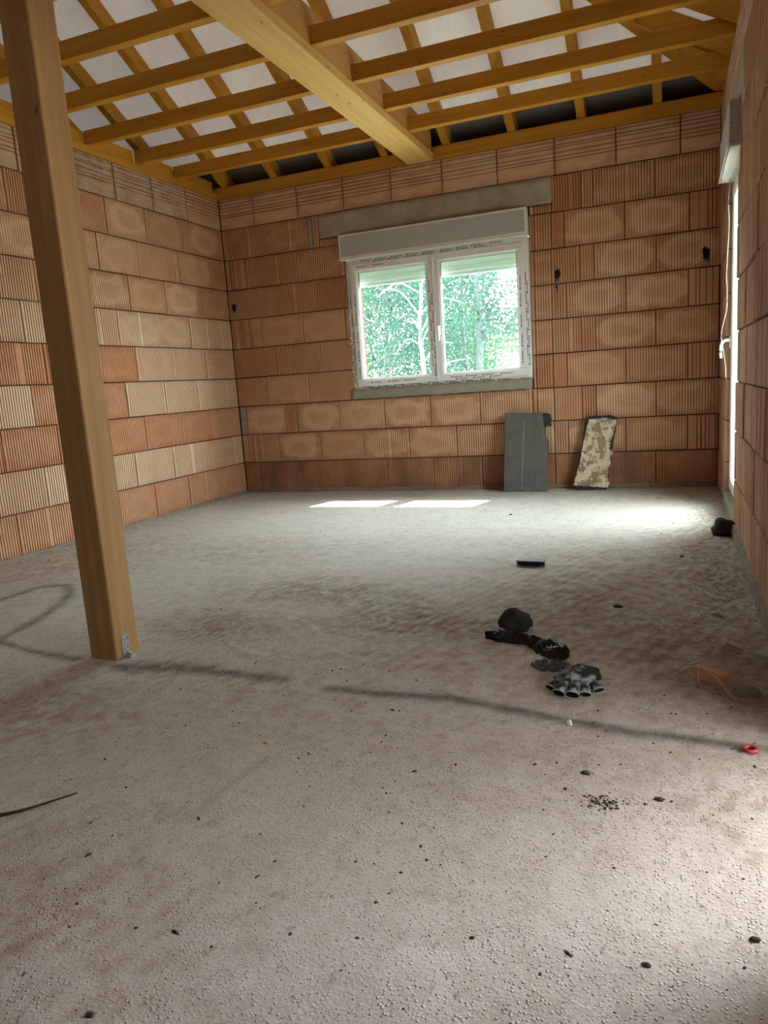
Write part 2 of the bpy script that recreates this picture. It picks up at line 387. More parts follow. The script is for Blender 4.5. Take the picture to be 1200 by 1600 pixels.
for k in range(10):
    z0, z1 = .25 * k, .25 * k + .25
    for a, b in split_row(BJ[k], 0, W):
        mode = 'horiz' if k == 9 else random.choice(('ribs', 'faint', 'faint') if k < 6 else ('ribs', 'ribs', 'faint'))
        if k == 9:
            block(wall_back, 'back', a, b, z0, z1, 'horiz', tone=random.uniform(.35, .6), halo=.5, grey=.35 if 1.6 < a < 2.3 else .12); continue
        if k == 8 and (abs(a - .824) < .01): block(wall_back, 'back', a, b, z0, z1, 'none', mats=('mortar', 'mortar'), name='mortar_fill'); continue
        if k == 2 and abs(a - .568) < .01: block(wall_back, 'back', a, b, z0, z1, 'none', mats=('mortar', 'mortar'), name='mortar_fill'); continue
        if k == 2 and a < .01: block(wall_back, 'back', a, b, z0, z1, 'none', mats=('mortar', 'mortar'), name='mortar_fill'); continue
        if 3 <= k <= 8:
            if a >= WX0 - .012 and b <= WX1 + .005 and k < 8: continue
        halo = random.uniform(.3, .8) if (b - a > .35 and (k in (1, 2) or a > 2.85)) else random.choice((0, 0, .3))
        if k == 8 and a < .2: halo = 0
        tone = random.uniform(.15, .45)
        if 2.6 < a < 2.9 and k > 2: tone = random.uniform(.05, .3)
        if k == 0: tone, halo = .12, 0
        if k == 8 and b > .92 and a < 2.79:
            a2, b2 = max(a, .918), min(b, 2.791)
            for c, d in ((a2, min(b2, WX0 - .02)), (max(a2, WX1 + .008), b2)):
                if d > c + .01: block(wall_back, 'back', c, d, z0, z0 + .062, 'ribs', tone=tone)
            continue
        if k < 3 or k == 8 or b <= WX0 or a >= WX1:
            block(wall_back, 'back', a, b, z0, z1, 'wide' if (a > 3.69 or (a < .03 and b < .25)) and k != 0 else mode, tone=tone, halo=halo, stain_shade=.75 if k == 0 else .1 if k == 1 else 0)  # bottom row: real staining plus some shade put into the colour
        else:
            for c, d in ((a, min(b, WX0)), (max(a, WX1), b)):
                if d > c + .01: block(wall_back, 'back', c, d, z0, z1, mode, tone=tone, halo=halo if d - c > .3 else 0)
def rough_box(bm, x0, x1, y0, y1, z0, z1, n=(40, 1, 6), amp=.004):
    sub = B(); bmesh.ops.create_grid(sub, x_segments=1, y_segments=1, size=.5); sub.free()
    # gridded front, top, bottom: an uneven slab
    nx, nz = n[0], n[2]; g = {}
    for i in range(nx + 1):
        for k in range(nz + 1):
            p = V((x0 + (x1 - x0) * i / nx, y0, z0 + (z1 - z0) * k / nz)); e = amp * noise.noise(p * 23) + amp * .6 * noise.noise(p * 70)
            p.y += e; 
            if k in (0, nz): p.z += amp * 1.5 * noise.noise(p * 31)
            if i in (0, nx): p.x += amp * 2 * noise.noise(p * 37)
            g[i, k] = bm.verts.new(p)
    for i in range(nx):
        for k in range(nz): bm.faces.new((g[i, k], g[i + 1, k], g[i + 1, k + 1], g[i, k + 1]))
    def side(vs, flip):
        bks = [bm.verts.new(V((v.co.x, y1, v.co.z))) for v in vs]
        for i in range(len(vs) - 1):
            f = (vs[i], vs[i + 1], bks[i + 1], bks[i]); bm.faces.new(f if not flip else f[::-1])
    side([g[i, 0] for i in range(nx + 1)], True); side([g[i, nz] for i in range(nx + 1)], False)
    side([g[0, k] for k in range(nz + 1)], False); side([g[nx, k] for k in range(nz + 1)], True)
    return bm
obj('lintel', rough_box(B(), .918, 2.791, -.004, .12, 2.066, 2.248), 'concrete', wall_back, smooth=True)
obj('mortar_bed', rough_box(B(), 0.0, W, -.014, .1, -.05, .012, (90, 1, 3), .012), 'bed', wall_back, smooth=True)
sill_o = None

def splat(cx, cz, r, drips, seed):
    bm = B(); rnd = random.Random(seed); n = 22; c = bm.verts.new((cx, -.009, cz)); ring = []; ring2 = []
    for i in range(n):
        a = i * 2 * math.pi / n; rr = r * rnd.uniform(.75, 1.15) * (1.25 if math.sin(a) > .3 else .95)
        ring.append(bm.verts.new((cx + .75 * rr * math.cos(a), -.006, cz + rr * math.sin(a)))); ring2.append(bm.verts.new((cx + .75 * rr * math.cos(a), .004, cz + rr * math.sin(a))))
    for i in range(n):
        j = (i + 1) % n; bm.faces.new((c, ring[i], ring[j])); bm.faces.new((ring[i], ring2[i], ring2[j], ring[j]))
    for dx, l in drips: tube(bm, [(cx + dx, -.004, cz - r * .6), (cx + dx + .002, -.004, cz - r * .6 - l / 2), (cx + dx, -.003, cz - r * .6 - l)], .004, 6, .002)
    bmesh.ops.recalc_face_normals(bm, faces=bm.faces[:]); return bm
obj('black_stain', splat(.054, 1.602, .030, [(.008, .045)], 1), 'black', wall_back)
obj('black_stain', splat(2.822, 1.563, .030, [(-.014, .05), (.004, .04)], 2), 'black', wall_back)
obj('black_stain', splat(2.812, 1.478, .010, [(.003, .035)], 3), 'black', wall_back)
obj('black_stain', splat(3.817, 1.587, .034, [(-.012, .03), (.006, .05), (.016, .045), (-.022, .015)], 4), 'black', wall_back)

# left wall
wall_left = struct(obj('wall_left', boxes([(-.3, -.011, YB, .011, -.3, H)]), 'mortar_dark'))
LJ = {9: [-2.119, -1.75, -1.289, -0.885, -0.467], 8: [-2.238, -1.83, -1.417, -1.0, -0.559], 7: [-2.35, -1.95, -1.54, -1.131, -0.707, -0.643, -0.226], 6: [-1.68, -1.273, -0.864, -0.444], 5: [-2.255, -1.84, -1.432, -1.009, -0.595, -0.168], 4: [-2.56, -2.13, -1.7, -1.285, -0.864, -0.426], 3: [-2.268, -1.85, -1.434, -1.004, -0.585, -0.163], 2: [-2.532, -2.11, -1.69, -1.274, -0.844, -0.432], 1: [-2.258, -1.84, -1.426, -0.992, -0.562, -0.135], 0: [-2.512, -2.09, -1.67, -1.251, -0.837, -0.412]}
LTONE = {(2, -.844): .1, (4, -2.13): .05}
for k in range(10):
    for a, b in split_row(LJ[k], -4.7, 0):
        mode = 'horiz' if k == 9 else ('ribs' if k < 6 else random.choice(('faint', 'faint', 'ribs')))
        tone = random.uniform(.55, .95) if k in (1, 3, 4, 5) else random.uniform(.2, .5)
        if k == 2: tone = .05 if a < -.7 else .25
        if k == 0: tone = .2
        if k == 4 and a < -1.6: tone = .0
        if k == 3 and a > -2.27 and a < -1.5: tone = .08
        stain_shade = 0
        if k == 9: tone = .5
        if k == 9 and -1.8 < a < -1.2: stain_shade = .9
        if k == 9 and -1.3 < a < -.8: stain_shade = .6
        block(wall_left, 'left', a, b, .25 * k, .25 * k + .25, mode, tone=tone, halo=random.choice((0, .3, .6)) if k >= 5 else .15, stain_shade=stain_shade, grey=.35 if k == 9 and a < -.5 else 0)
bm = B(); 
rb = rough_box(bm, -4.7, 0, -.012, .08, -.05, .004, (90, 1, 3), .010)
for v in bm.verts: v.co = V((-v.co.y, v.co.x, v.co.z))
bmesh.ops.recalc_face_normals(bm, faces=bm.faces[:])
obj('mortar_bed', bm, 'bed', wall_left, smooth=True)

# right wall with glazed door and, nearer the camera, a wide opening
DY0, DY1, DZ = -.75, -1.52, 1.86
OY0, OY1, OZ = -3.90, -4.44, 1.81
xr0, xr1 = W + .011, W + .34
wall_right = struct(obj('wall_right', boxes([(xr0, xr1, DY0 + .01, .011, -.3, H), (xr0, xr1, DY1 - .06, DY0 + .01, 2.06, H), (xr0, xr1, OY0 + .01, DY1 - .07, -.3, H),
    (xr0, xr1, DY1 - .07, DY1 - .01, -.3, DZ), (xr0, xr1, DY1 - .01, DY0 + .01, -.3, -.06), (xr0, xr1, OY1 - .01, OY0 + .01, 1.99, H), (xr0, xr1, OY1, OY0 + .01, -.3, FZ - .01), (xr0, xr1, YB, OY1, -.3, H)]), 'mortar_dark'))
for k in range(10):
    z0, z1 = .25 * k, .25 * k + .25
    js = [-2.486 + .43 * i for i in range(-4, 3)] if k % 2 else [-2.388 + .42 * i for i in range(-4, 3)]
    js = [j for j in js if j < DY1 - .1 or k == 9] + [DY1, DY0] + ([-.33] if k % 2 else [-.45])
    js += [OY0, OY1] if k < 9 else []
    for a, b in split_row(js, -5.9, 0):
        mid = (a + b) / 2
        if k == 9: block(wall_right, 'right', a, b, z0, z1, 'horiz', tone=.5, grey=.8); continue
        if DY1 < mid < DY0 and k < 8: continue
        if OY1 < mid < OY0 and k < 8: continue
        if k == 8:
            for c, d in ((a, min(b, DY1 - .28)), (max(a, DY0 + .22), b)):
                if d > c + .01: block(wall_right, 'right', c, d, z0, z1, 'wide' if mid < -1.4 else 'faint', tone=random.uniform(.2, .6), stain_shade=.3)
            continue
        if k == 7 and DY1 - .2 < mid < DY0 and b < DY1 + .01:   # beside the shutter box
            block(wall_right, 'right', a, min(b, DY1 - .07), z0, z1, 'wide'); block(wall_right, 'right', DY1 - .07, DY1, z0, DZ, 'none'); continue
        block(wall_right, 'right', a, b, z0, z1, 'wide' if mid < -1.4 else 'faint', depth=.2 if abs(b - DY1) < .01 or abs(a - DY0) < .01 or abs(a - OY0) < .01 else .07, tone=random.uniform(.2, .6), stain_shade=.42, off=random.uniform(-.006, .004))  # right wall blocks are mixed darker and browner
bm = B(); rough_box(bm, DY1 - .28, DY0 + .22, -.003, .12, 2.066, 2.248, (30, 1, 5), .005)
for v in bm.verts: v.co = V((W + v.co.y, v.co.x, v.co.z))
bmesh.ops.recalc_face_normals(bm, faces=bm.faces[:]); obj('lintel', bm, 'concrete', wall_right, smooth=True)
bm = B(); box(bm, W + .002, W + .12, DY1 - .28, DY1 - .06, 2.0, 2.062); obj('brick', bm, 'brick', wall_right)
bm = B(); box(bm, W + .002, W + .12, DY0 - .02, DY0 + .2, 2.0, 2.062); obj('brick', bm, 'brick', wall_right)
bm = B(); rough_box(bm, -3.9, -1.5, -.016, .05, -.05, .035, (60, 1, 3), .012)
for v in bm.verts: v.co = V((W + v.co.y, v.co.x, v.co.z))
bmesh.ops.recalc_face_normals(bm, faces=bm.faces[:]); obj('mortar_bed', bm, 'bed', wall_right, smooth=True)
# wall behind the camera and outer plinth
struct(obj('wall_front', boxes([(-.3, W + .34, YB - .3, YB, -.3, H)]), 'mortar_dark'))

# ------------------------------------------------------------------ floor
def seg_dist(X, Y, pts):
    d = np.full(X.shape, 9.)
    for (x0, y0), (x1, y1) in zip(pts, pts[1:]):
        dx, dy = x1 - x0, y1 - y0; L = dx * dx + dy * dy + 1e-9; t = np.clip(((X - x0) * dx + (Y - y0) * dy) / L, 0, 1)
        d = np.minimum(d, np.hypot(X - x0 - t * dx, Y - y0 - t * dy))
    return d
xs = np.concatenate([[-.3], np.arange(0, 2.0, .02), np.arange(2.0, 4.06, .0115), [W + .34]])
ys = np.concatenate([[YB], np.arange(-7, -5.1, .2), np.arange(-5.1, -3.0, .0115), np.arange(-3.0, .04, .02), [.04]])
X, Y = np.meshgrid(xs, ys); nX, nY = len(xs), len(ys)
Z = np.full(X.shape, FZ)
def vnoise(X, Y, s, seed=0):
    return np.array([noise.noise(V((x * s + seed, y * s, seed * 1.7))) for x, y in zip(X.ravel(), Y.ravel())]).reshape(X.shape)
Z += .004 * vnoise(X, Y, 1.6, 3) + .0018 * vnoise(X, Y, 9, 5) + .0004 * vnoise(X, Y, 34, 8)
mark = np.zeros(X.shape)
for pts, wd, st in (([(1.87, -3.83), (2.10, -3.80), (2.2, -3.785)], .035, .95), ([(2.22, -3.80), (2.36, -3.80), (2.485, -3.80)], .026, .95), ([(2.66, -3.83), (2.80, -3.835), (3.02, -3.82), (3.26, -3.866), (3.53, -3.91), (3.83, -3.925)], .023, 1.0),
                    ([(1.20, -3.72), (1.40, -3.765), (1.66, -3.80)], .022, .85), ([(.66, -3.30), (.67, -3.03), (.80, -2.98), (.94, -3.10), (1.05, -3.28), (1.13, -3.50), (1.17, -3.70)], .026, .85),
                    ([(2.66, -4.47), (2.688, -4.25)], .012, .3)):
    w_ = wd * (1 + .45 * vnoise(X, Y, 5, 2)); mark = np.maximum(mark, st * np.exp(-(seg_dist(X, Y, pts) / np.maximum(w_, .004)) ** 2))
def gauss(*L):
    g = np.zeros(X.shape)
    for cx, cy, rx, ry, s in L: g = np.maximum(g, s * np.exp(-((X - cx) / rx) ** 2 - ((Y - cy) / ry) ** 2))
    return g
dust = gauss((2.75, -3.2, .42, .22, .95), (2.2, -2.9, .5, .25, .65), (1.95, -3.35, .35, .2, .6), (3.35, -2.9, .5, .9, .8), (3.7, -3.3, .4, .5, .9), (3.75, -2.2, .3, .9, .7), (2.9, -3.55, .35, .12, .6), (1.9, -4.1, .35, .3, .55), (3.75, -4.2, .2, .3, .35), (2.5, -4.9, .4, .3, .4), (.4, -2.6, .5, .8, .5), (3.6, -.35, .5, .3, .4), (1.3, -2.2, .6, .4, .35), (2.4, -3.9, .6, .2, .35)) * 1.2 + .17
soil = gauss((3.8, -2.6, .18, .9, .8), (3.8, -1.2, .12, .7, .6), (.06, -2.4, .12, 1.5, .4), (3.55, -3.1, .35, .4, .45), (2.0, -.08, 2.4, .06, .5), (2.3, -3.65, .5, .1, .2), (2.0, -3.45, .25, .14, .65), (2.3, -2.9, .3, .12, .45), (2.6, -3.0, .35, .1, .5), (2.75, -3.25, .35, .15, .55), (2.02, -3.79, .12, .05, .8), (1.7, -4.15, .3, .12, .4)) + .04
rough = np.clip(.75 + .6 * vnoise(X, Y, 2, 12) + gauss((2.1, -3.5, .5, .35, .9)), .25, 1.6)
for c, r, a0, a1, h in (((2.15, -3.55), .20, .4, 3.0, .004), ((2.35, -3.3), .34, 2.6, 4.6, .003), ((2.15, -3.55), .29, .2, 2.4, .004), ((3.10, -3.73), .10, 1.2, 4.4, .004), ((2.7, -3.3), .3, 3.4, 4.6, .003)):
    an = np.arctan2(Y - c[1], X - c[0]) % (2 * np.pi); m_ = (an > a0) & (an < a1); Z += np.where(m_, h * np.exp(-((np.hypot(X - c[0], Y - c[1]) - r) / .010) ** 2), 0)
# broom strokes towards the right wall
st = np.sin((X * .92 - Y * .39) * 120 + 3 * vnoise(X, Y, 2.5, 21)) * np.clip(vnoise(X, Y, 3, 44) * 2 + .6, 0, 1); Z += .0012 * st * np.clip(gauss((3.2, -2.9, .7, .6, 1.), (1.6, -4.0, .5, .3, .8)), 0, 1)
dust *= .85 + .22 * st
me = bpy.data.meshes.new('floor')
vv = np.stack([X, Y, Z], -1).reshape(-1, 3); idx = np.arange(nX * nY).reshape(nY, nX)
fc = np.stack([idx[:-1, :-1], idx[:-1, 1:], idx[1:, 1:], idx[1:, :-1]], -1).reshape(-1, 4)
me.vertices.add(len(vv)); me.vertices.foreach_set('co', vv.ravel()); me.loops.add(fc.size); me.loops.foreach_set('vertex_index', fc.ravel().astype(np.int32))
me.polygons.add(len(fc)); me.polygons.foreach_set('loop_start', np.arange(0, fc.size, 4, dtype=np.int32)); me.polygons.foreach_set('loop_total', np.full(len(fc), 4, dtype=np.int32))
me.update(); me.validate()
for nm, a in (('mark', mark), ('dust', dust), ('soil', soil), ('rough', rough)):
    at = me.attributes.new(nm, 'FLOAT', 'POINT'); at.data.foreach_set('value', a.astype(np.float32).ravel())
me.materials.append(M['floor']); me.shade_smooth()
floor = bpy.data.objects.new('floor', me); COL.objects.link(floor); struct(floor)
def fz(x, y):
    i = int(np.clip(np.searchsorted(xs, x), 1, nX - 1)); j = int(np.clip(np.searchsorted(ys, y), 1, nY - 1)); return float(Z[j, i])
struct(obj('trim_1', boxes([(-.3, W + .34, YB - .3, .34, -.32, -.06)]), 'mortar'))

# ------------------------------------------------------------------ back window
win = empty('window_1', (1.87, .02, .836)); struct(win)
FY0, FY1 = .006, .075
def frame(bm, x0, x1, z0, z1, t, y0, y1, tt=None, bev=.003):
    tt = tt or t
    box(bm, x0, x1, y0, y1, z0, z0 + tt, bev); box(bm, x0, x1, y0, y1, z1 - tt, z1, bev)
    box(bm, x0, x0 + t, y0, y1, z0 + tt, z1 - tt, bev); box(bm, x1 - t, x1, y0, y1, z0 + tt, z1 - tt, bev); return bm
F0, F1, FB, FT = 1.145, 2.614, .832, 1.862
obj('window_frame', frame(B(), F0, F1, FB, FT, .045, FY0, FY1, .040), 'pvc', win)
for s0, s1 in ((F0 + .030, 1.874), (1.868, F1 - .030)):
    sash = obj('sash', frame(B(), s0 + .002, s1 - .002, FB + .022, FT - .034, .052, FY0 - .020, FY1 - .01, .056, .006), 'pvc', win)
    a, b, c, d = s0 + .052, s1 - .052, FB + .076, FT - .088
    obj('glazing_bead', frame(B(), a, b, c, d, .010, FY0 - .013, FY0 + .03, .010, .002), 'pvc', sash)
    obj('seal', frame(B(), a + .009, b - .009, c + .009, d - .009, .004, FY0 - .004, FY0 + .025, .004, 0), 'seal', sash)
    g = B(); box(g, a + .01, b - .01, FY0 + .012, FY0 + .016, c + .01, d - .01); obj('pane', g, 'glass', sash)
bm = B(); box(bm, 1.866, 1.878, FY0 - .026, FY0 - .018, FB + .03, FT - .045, .002); obj('astragal', bm, 'pvc', win)
bm = B(); box(bm, 1.893, 1.913, FY0 - .032, FY0 - .020, 1.215, 1.285, .004); tube(bm, [(1.903, FY0 - .03, 1.268), (1.903, FY0 - .055, 1.268)], .008); box(bm, 1.894, 1.912, FY0 - .066, FY0 - .052, 1.165, 1.280, .005)
obj('window_handle', bm, 'pvc', win)
bm = B(); box(bm, 1.106, 2.618, -.040, .16, 1.868, 2.060, .003); bx_o = obj('roller_box', bm, 'pvc', win)
bm = B(); box(bm, 1.120, 2.600, -.0425, -.0385, 1.890, 2.044, .001); obj('cover_panel', bm, 'pvc_box', bx_o)
bm = B(); box(bm, 1.103, 2.622, -.046, -.030, 1.862, 1.872, .002); obj('lower_lip', bm, 'pvc', bx_o)
bm = B(); box(bm, 1.17, 2.59, .10, .125, 1.66, 1.86)
for i in range(3): box(bm, 1.17, 2.59, .096, .102, 1.69 + .05 * i, 1.73 + .05 * i, .002)
obj('roller_shutter', bm, 'shutter', win)
obj('window_sill', rough_box(B(), 1.107, 2.612, -.006, .30, .752, .836, (40, 1, 4), .005), 'mortar', win, smooth=True)
bm = B(); 
for k in range(14):
    z = .86 + k * .03; r = .010 + .006 * random.random(); bmesh.ops.create_icosphere(bm, subdivisions=1, radius=r, matrix=Matrix.Translation((1.134 + .004 * random.random(), .012, z)))
obj('foam_bead', bm, 'foam', win, smooth=True)['kind'] = 'stuff'
bm = B(); rnd = random.Random(3)     # tiny illegible print of the protective film
def dash(x0, x1, z0, z1, y): box(bm, x0, x1, y - .0006, y, z0, z1)
def printrow(x0, x1, z, y, slope=0):
    x = x0
    while x < x1 - .11:
        dash(x, x + .011, z - .005, z + .006, y)
        xx = x + .018
        for wd in (.005, .005, .005, .010, .007, .009, .006, .008):
            dash(xx, xx + wd, z - .003, z + .0032, y); xx += wd + .0022
        x += .13 + rnd.uniform(-.01, .02)
def printcol(x, z0, z1, y):
    z = z0
    while z < z1 - .1:
        dash(x - .006, x + .005, z, z + .011, y); zz = z + .018
        for wd in (.005, .005, .005, .010, .007, .009, .006, .008):
            dash(x - .003, x + .0034, zz, zz + wd, y); zz += wd + .0022
        z += .13 + rnd.uniform(-.01, .02)
yp = FY0 - .0005; ys_ = FY0 - .0205
printrow(1.27, 2.45, FT - .012, yp); printrow(1.38, 2.35, FT - .025, yp); printrow(1.24, 1.60, FT - .060, ys_)
printrow(1.28, 2.55, FB + .007, yp); printrow(1.22, 2.45, FB + .016, yp); printrow(1.30, 1.80, FB + .050, ys_); printrow(1.98, 2.52, FB + .050, ys_); printrow(2.02, 2.50, FB + .034, ys_)
printcol(1.158, .95, 1.70, yp); printcol(1.205, .92, 1.62, ys_); printcol(1.838, .98, 1.72, ys_); printcol(1.857, .90, 1.55, ys_); printcol(2.548, .95, 1.62, ys_); printcol(2.597, .93, 1.60, yp); printcol(2.585, 1.0, 1.65, yp)
o = obj('film_print', bm, 'print', win); o['kind'] = 'stuff'
cord = [(1.150, -.006, 1.855), (1.146, -.008, 1.70), (1.148, -.010, 1.50), (1.133, -.012, 1.38), (1.130, -.012, 1.25), (1.148, -.014, 1.16), (1.172, -.022, 1.09), (1.140, -.014, 1.03), (1.143, -.016, .97), (1.172, -.024, .90), (1.172, -.022, .83), (1.135, -.012, .775)]
tag(obj('cable', tube(B(), smooth_path(cord), .0032, 6), 'cord', smooth=True), 'thin white cable hanging down the left edge of the window', 'cable')

# ------------------------------------------------------------------ glazed door in the right wall
door = empty('door_1', (W + .06, -1.13, FZ)); struct(door)
DX = W + .034
def framex(bm, y0, y1, z0, z1, t, x0, x1, bev=.003):
    box(bm, x0, x1, y0, y1, z0, z0 + t, bev); box(bm, x0, x1, y0, y1, z1 - t, z1, bev)
    box(bm, x0, x1, y0, y0 + t, z0 + t, z1 - t, bev); box(bm, x0, x1, y1 - t, y1, z0 + t, z1 - t, bev); return bm
obj('door_frame', framex(B(), DY1 + .003, DY0 - .003, .06, DZ, .045, DX + .01, DX + .08), 'pvc', door)
ds = obj('sash', framex(B(), DY1 + .035, DY0 - .035, .09, DZ - .03, .065, DX - .012, DX + .07, .006), 'pvc', door)
g = B(); box(g, DX + .02, DX + .024, DY1 + .10, DY0 - .10, .155, DZ - .095); obj('pane', g, 'glass', ds)
bm = B(); hy = DY0 - .07
box(bm, DX - .022, DX - .010, hy - .014, hy + .014, .93, 1.0, .004); tube(bm, smooth_path([(DX - .02, hy, .975), (DX - .045, hy, .975), (DX - .064, hy, .955), (DX - .068, hy, .915), (DX - .066, hy, .875)]), .0085, 10)
obj('door_handle', bm, 'pvc', door, smooth=True)
bm = B(); box(bm, 3.856, W + .2, DY1 - .055, DY0 - .05, 1.862, 2.062, .003); rb_ = obj('roller_box', bm, 'pvc_box', door)
bm = B(); box(bm, 3.854, W + .05, DY1 - .050, DY0 - .055, 1.856, 1.862); box(bm, 3.850, 3.860, DY1 - .056, DY0 - .05, 1.856, 1.868, .001); obj('lower_lip', bm, 'pvc', rb_)
for zz in (1.88, 1.96, 2.04):
    bm = B(); tube(bm, [(3.866, DY1 - .058, zz), (3.866, DY1 - .054, zz)], .004, 8); obj('screw', bm, 'metal_dark', rb_)
bm = B(); rough_box(bm, DY1 - .05, DY0 + .04, -.004, .30, -.06, .062, (30, 1, 4), .006)
for v in bm.verts: v.co = V((W + v.co.y, v.co.x, v.co.z))
bmesh.ops.recalc_face_normals(bm, faces=bm.faces[:]); obj('threshold', bm, 'mortar', door, smooth=True)
c1 = [(W + .005, -.90, 1.856), (W - .007, -.90, 1.74), (W - .001, -.90, 1.62), (W - .008, -.90, 1.45), (W - .013, -.90, 1.30), (W - .009, -.90, 1.225)]
c2 = [(W - .010, -.90, 1.30), (W - .008, -.90, 1.16), (W - .028, -.90, 1.06), (W - .036, -.90, 1.00), (W - .026, -.90, .93), (W - .012, -.90, .83), (W - .009, -.90, .76)]
cb = tag(obj('cable', tube(B(), smooth_path(c1[:-1] + c2), .0022, 6), 'cord', smooth=True), 'thin white cable dangling in the doorway from the shutter box', 'cable')
obj('black_end', tube(B(), [(W - .009, -.90, .762), (W - .008, -.90, .70)], .0032, 6), 'black', cb)

# ------------------------------------------------------------------ roof timber
JZ = 2.553; JY = [-.51, -.965, -1.455, -1.97, -2.45, -2.93, -3.41, -3.89, -4.37, -4.85, -5.33]
bm = B(); box(bm, -.3, W + .3, .000, .16, H, 2.595, .003); tag(obj('wall_plate', bm, 'joist_x'), 'long orange timber wall plate lying on the back wall above the window', 'timber')
bm = B(); box(bm, -.20, .000, YB, -.002, H, JZ, .003); tag(obj('wall_plate', bm, 'joist_y'), 'thin timber plate lying along the top of the left wall', 'timber')
bm = B(); box(bm, W + .03, W + .2, YB, -.002, H, JZ, .003); tag(obj('wall_plate', bm, 'joist_y'), 'timber plate on top of the right wall, above the glazed door', 'timber')
beam = empty('main_beam', (1.82, -1.9, H)); tag(beam, 'big pale beam across the joists, its end resting on the back wall above the window', 'beam')
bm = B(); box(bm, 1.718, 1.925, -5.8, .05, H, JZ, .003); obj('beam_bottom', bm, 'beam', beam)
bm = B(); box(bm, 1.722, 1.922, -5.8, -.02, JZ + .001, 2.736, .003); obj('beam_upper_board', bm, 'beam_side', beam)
post = empty('post', (1.764, -3.73, FZ)); tag(post, 'tall square wooden post standing on the floor under the main beam', 'post')
bm = B(); box(bm, 1.706, 1.822, -3.782, -3.668, FZ - .004, H, .004); obj('timber', bm, 'post', post, origin=(1.764, -3.72, FZ))
bk = B(); box(bk, 1.8225, 1.8255, -3.752, -3.717, FZ + .004, FZ + .078, .001); box(bk, 1.8225, 1.858, -3.752, -3.717, FZ + .001, FZ + .006, .001)
prism(bk, [(1.8255, -3.7345, FZ + .006), (1.848, -3.7345, FZ + .006), (1.8255, -3.7345, FZ + .022)], (0, .004, 0))
br = obj('angle_bracket', bk, 'zinc', post)
for yy, zz in ((-3.743, .062), (-3.727, .062), (-3.735, .048), (-3.743, .030), (-3.727, .030)):
    bm = B(); tube(bm, [(1.8245, yy, FZ + zz), (1.8275, yy, FZ + zz)], .0045 if zz == .048 else .0028, 8); obj('screw', bm, 'metal_dark' if zz != .048 else 'zinc', br)
for i, yb in enumerate(JY):
    for side, a, b in (('left', -.02, 1.722), ('right', 1.9225, W + .08)):
        bm = B(); box(bm, a, b, yb - .055, yb, JZ + random.uniform(0, .0015), 2.642, .002)
        lab = f"{'orange timber ceiling joist nearest' if i == 0 else ORD[i] + ' ceiling joist' if i < 10 else 'eleventh ceiling joist'}{' from' if i else ''} the back wall, {'post' if side == 'left' else 'door'} side of the beam"
        tag(obj('ceiling_joist', bm, 'joist_x'), lab, 'joist', 'ceiling joists either side of the big beam')
    # short blocking on the left plate
    y1 = (JY[i - 1] - .055) if i else -.03
    bm = B(); box(bm, -.06, -.024, yb + .001, y1 - .001, JZ + .001, 2.642, .002)
    tag(obj('blocking_board', bm, 'joist_y'), f"short board standing on the left wall plate, {'between the back wall and the first joist' if i == 0 else 'filling the ' + ORD[i - 1] + ' gap between joists'}", 'board', 'blocking boards between the joist ends')
T = .56; RZ = 2.6; YR = -3.8
def slopez(y): return RZ - T * y if y > YR else RZ - T * (2 * YR - y)
rx = [-.40 - .485 * k for k in (2, 1)] + [-.42, .07, .55, 1.045, 1.53, 2.025, 2.52, 3.01, 3.51]
for i, x in enumerate(rx):
    far = -3.8 if x < .2 else max(-3.8, -(W - x) if False else -3.8)
    y_end = max(YR, -(W + .02 - x)) if x > .2 else YR
    y_end = max(YR, -(W + .0 - x) - .0)
    bm = B(); beam_between(bm, (x, .10, slopez(.10)), (x, y_end, slopez(y_end)), .058, .12)
    tag(obj('rafter', bm, 'joist_y'), (f"sloping orange rafter, {ORD[i]} of eleven from the left, rising from the back wall plate" if i < 10 else 'short rafter closest to the hip rafter by the glazed door'), 'rafter', 'rafters rising from the back wall')
bm = B(); beam_between(bm, (W + .14, .14, slopez(.14)), (W - 3.8, -3.8, slopez(-3.8)), .085, .13); tag(obj('hip_rafter', bm, 'joist_y'), 'diagonal hip rafter rising from the back right corner of the roof', 'rafter')
for i, y in enumerate((-.553, -1.034, -1.515, -1.996, -2.477, -2.958, -3.439)):
    bm = B(); beam_between(bm, (W + .12, y, RZ - T * .12), (W + y + .05, y, RZ - T * (y + .05)), .058, .12)
    tag(obj('jack_rafter', bm, 'joist_x'), f"short jack rafter, {ORD[i]} from the back wall, rising from the right wall to the hip", 'rafter', 'jack rafters on the right slope')
# membrane: three planes meeting at the hips, with sag between rafters
def mem_z(x, y):
    yy = y if y > YR else 2 * YR - y
    dback = -yy; dright = W - x; d = min(dback, dright); return RZ + .135 + T * d
bm = B(); gx = [-2.0 + i * .08 for i in range(int((W + 1.10 + 2.0) / .08) + 1)]; gy = [YB - .3 + i * .08 for i in range(int((7.9 + .36) / .08) + 1)]  # unseen right eave drawn out to block high sky above the door
gv = [[bm.verts.new((x, y, mem_z(x, y) + .010 * math.sin((x - .07) / .485 * 2 * math.pi - 1.57) * 1 + .008 * noise.noise(V((x * 3, y * 3, 0))))) for x in gx] for y in gy]
for j in range(len(gy) - 1):
    for i in range(len(gx) - 1): bm.faces.new((gv[j][i], gv[j][i + 1], gv[j + 1][i + 1], gv[j + 1][i]))
me_o = obj('ceiling', bm, 'membrane', origin=(0, 0, RZ), smooth=True); struct(me_o)
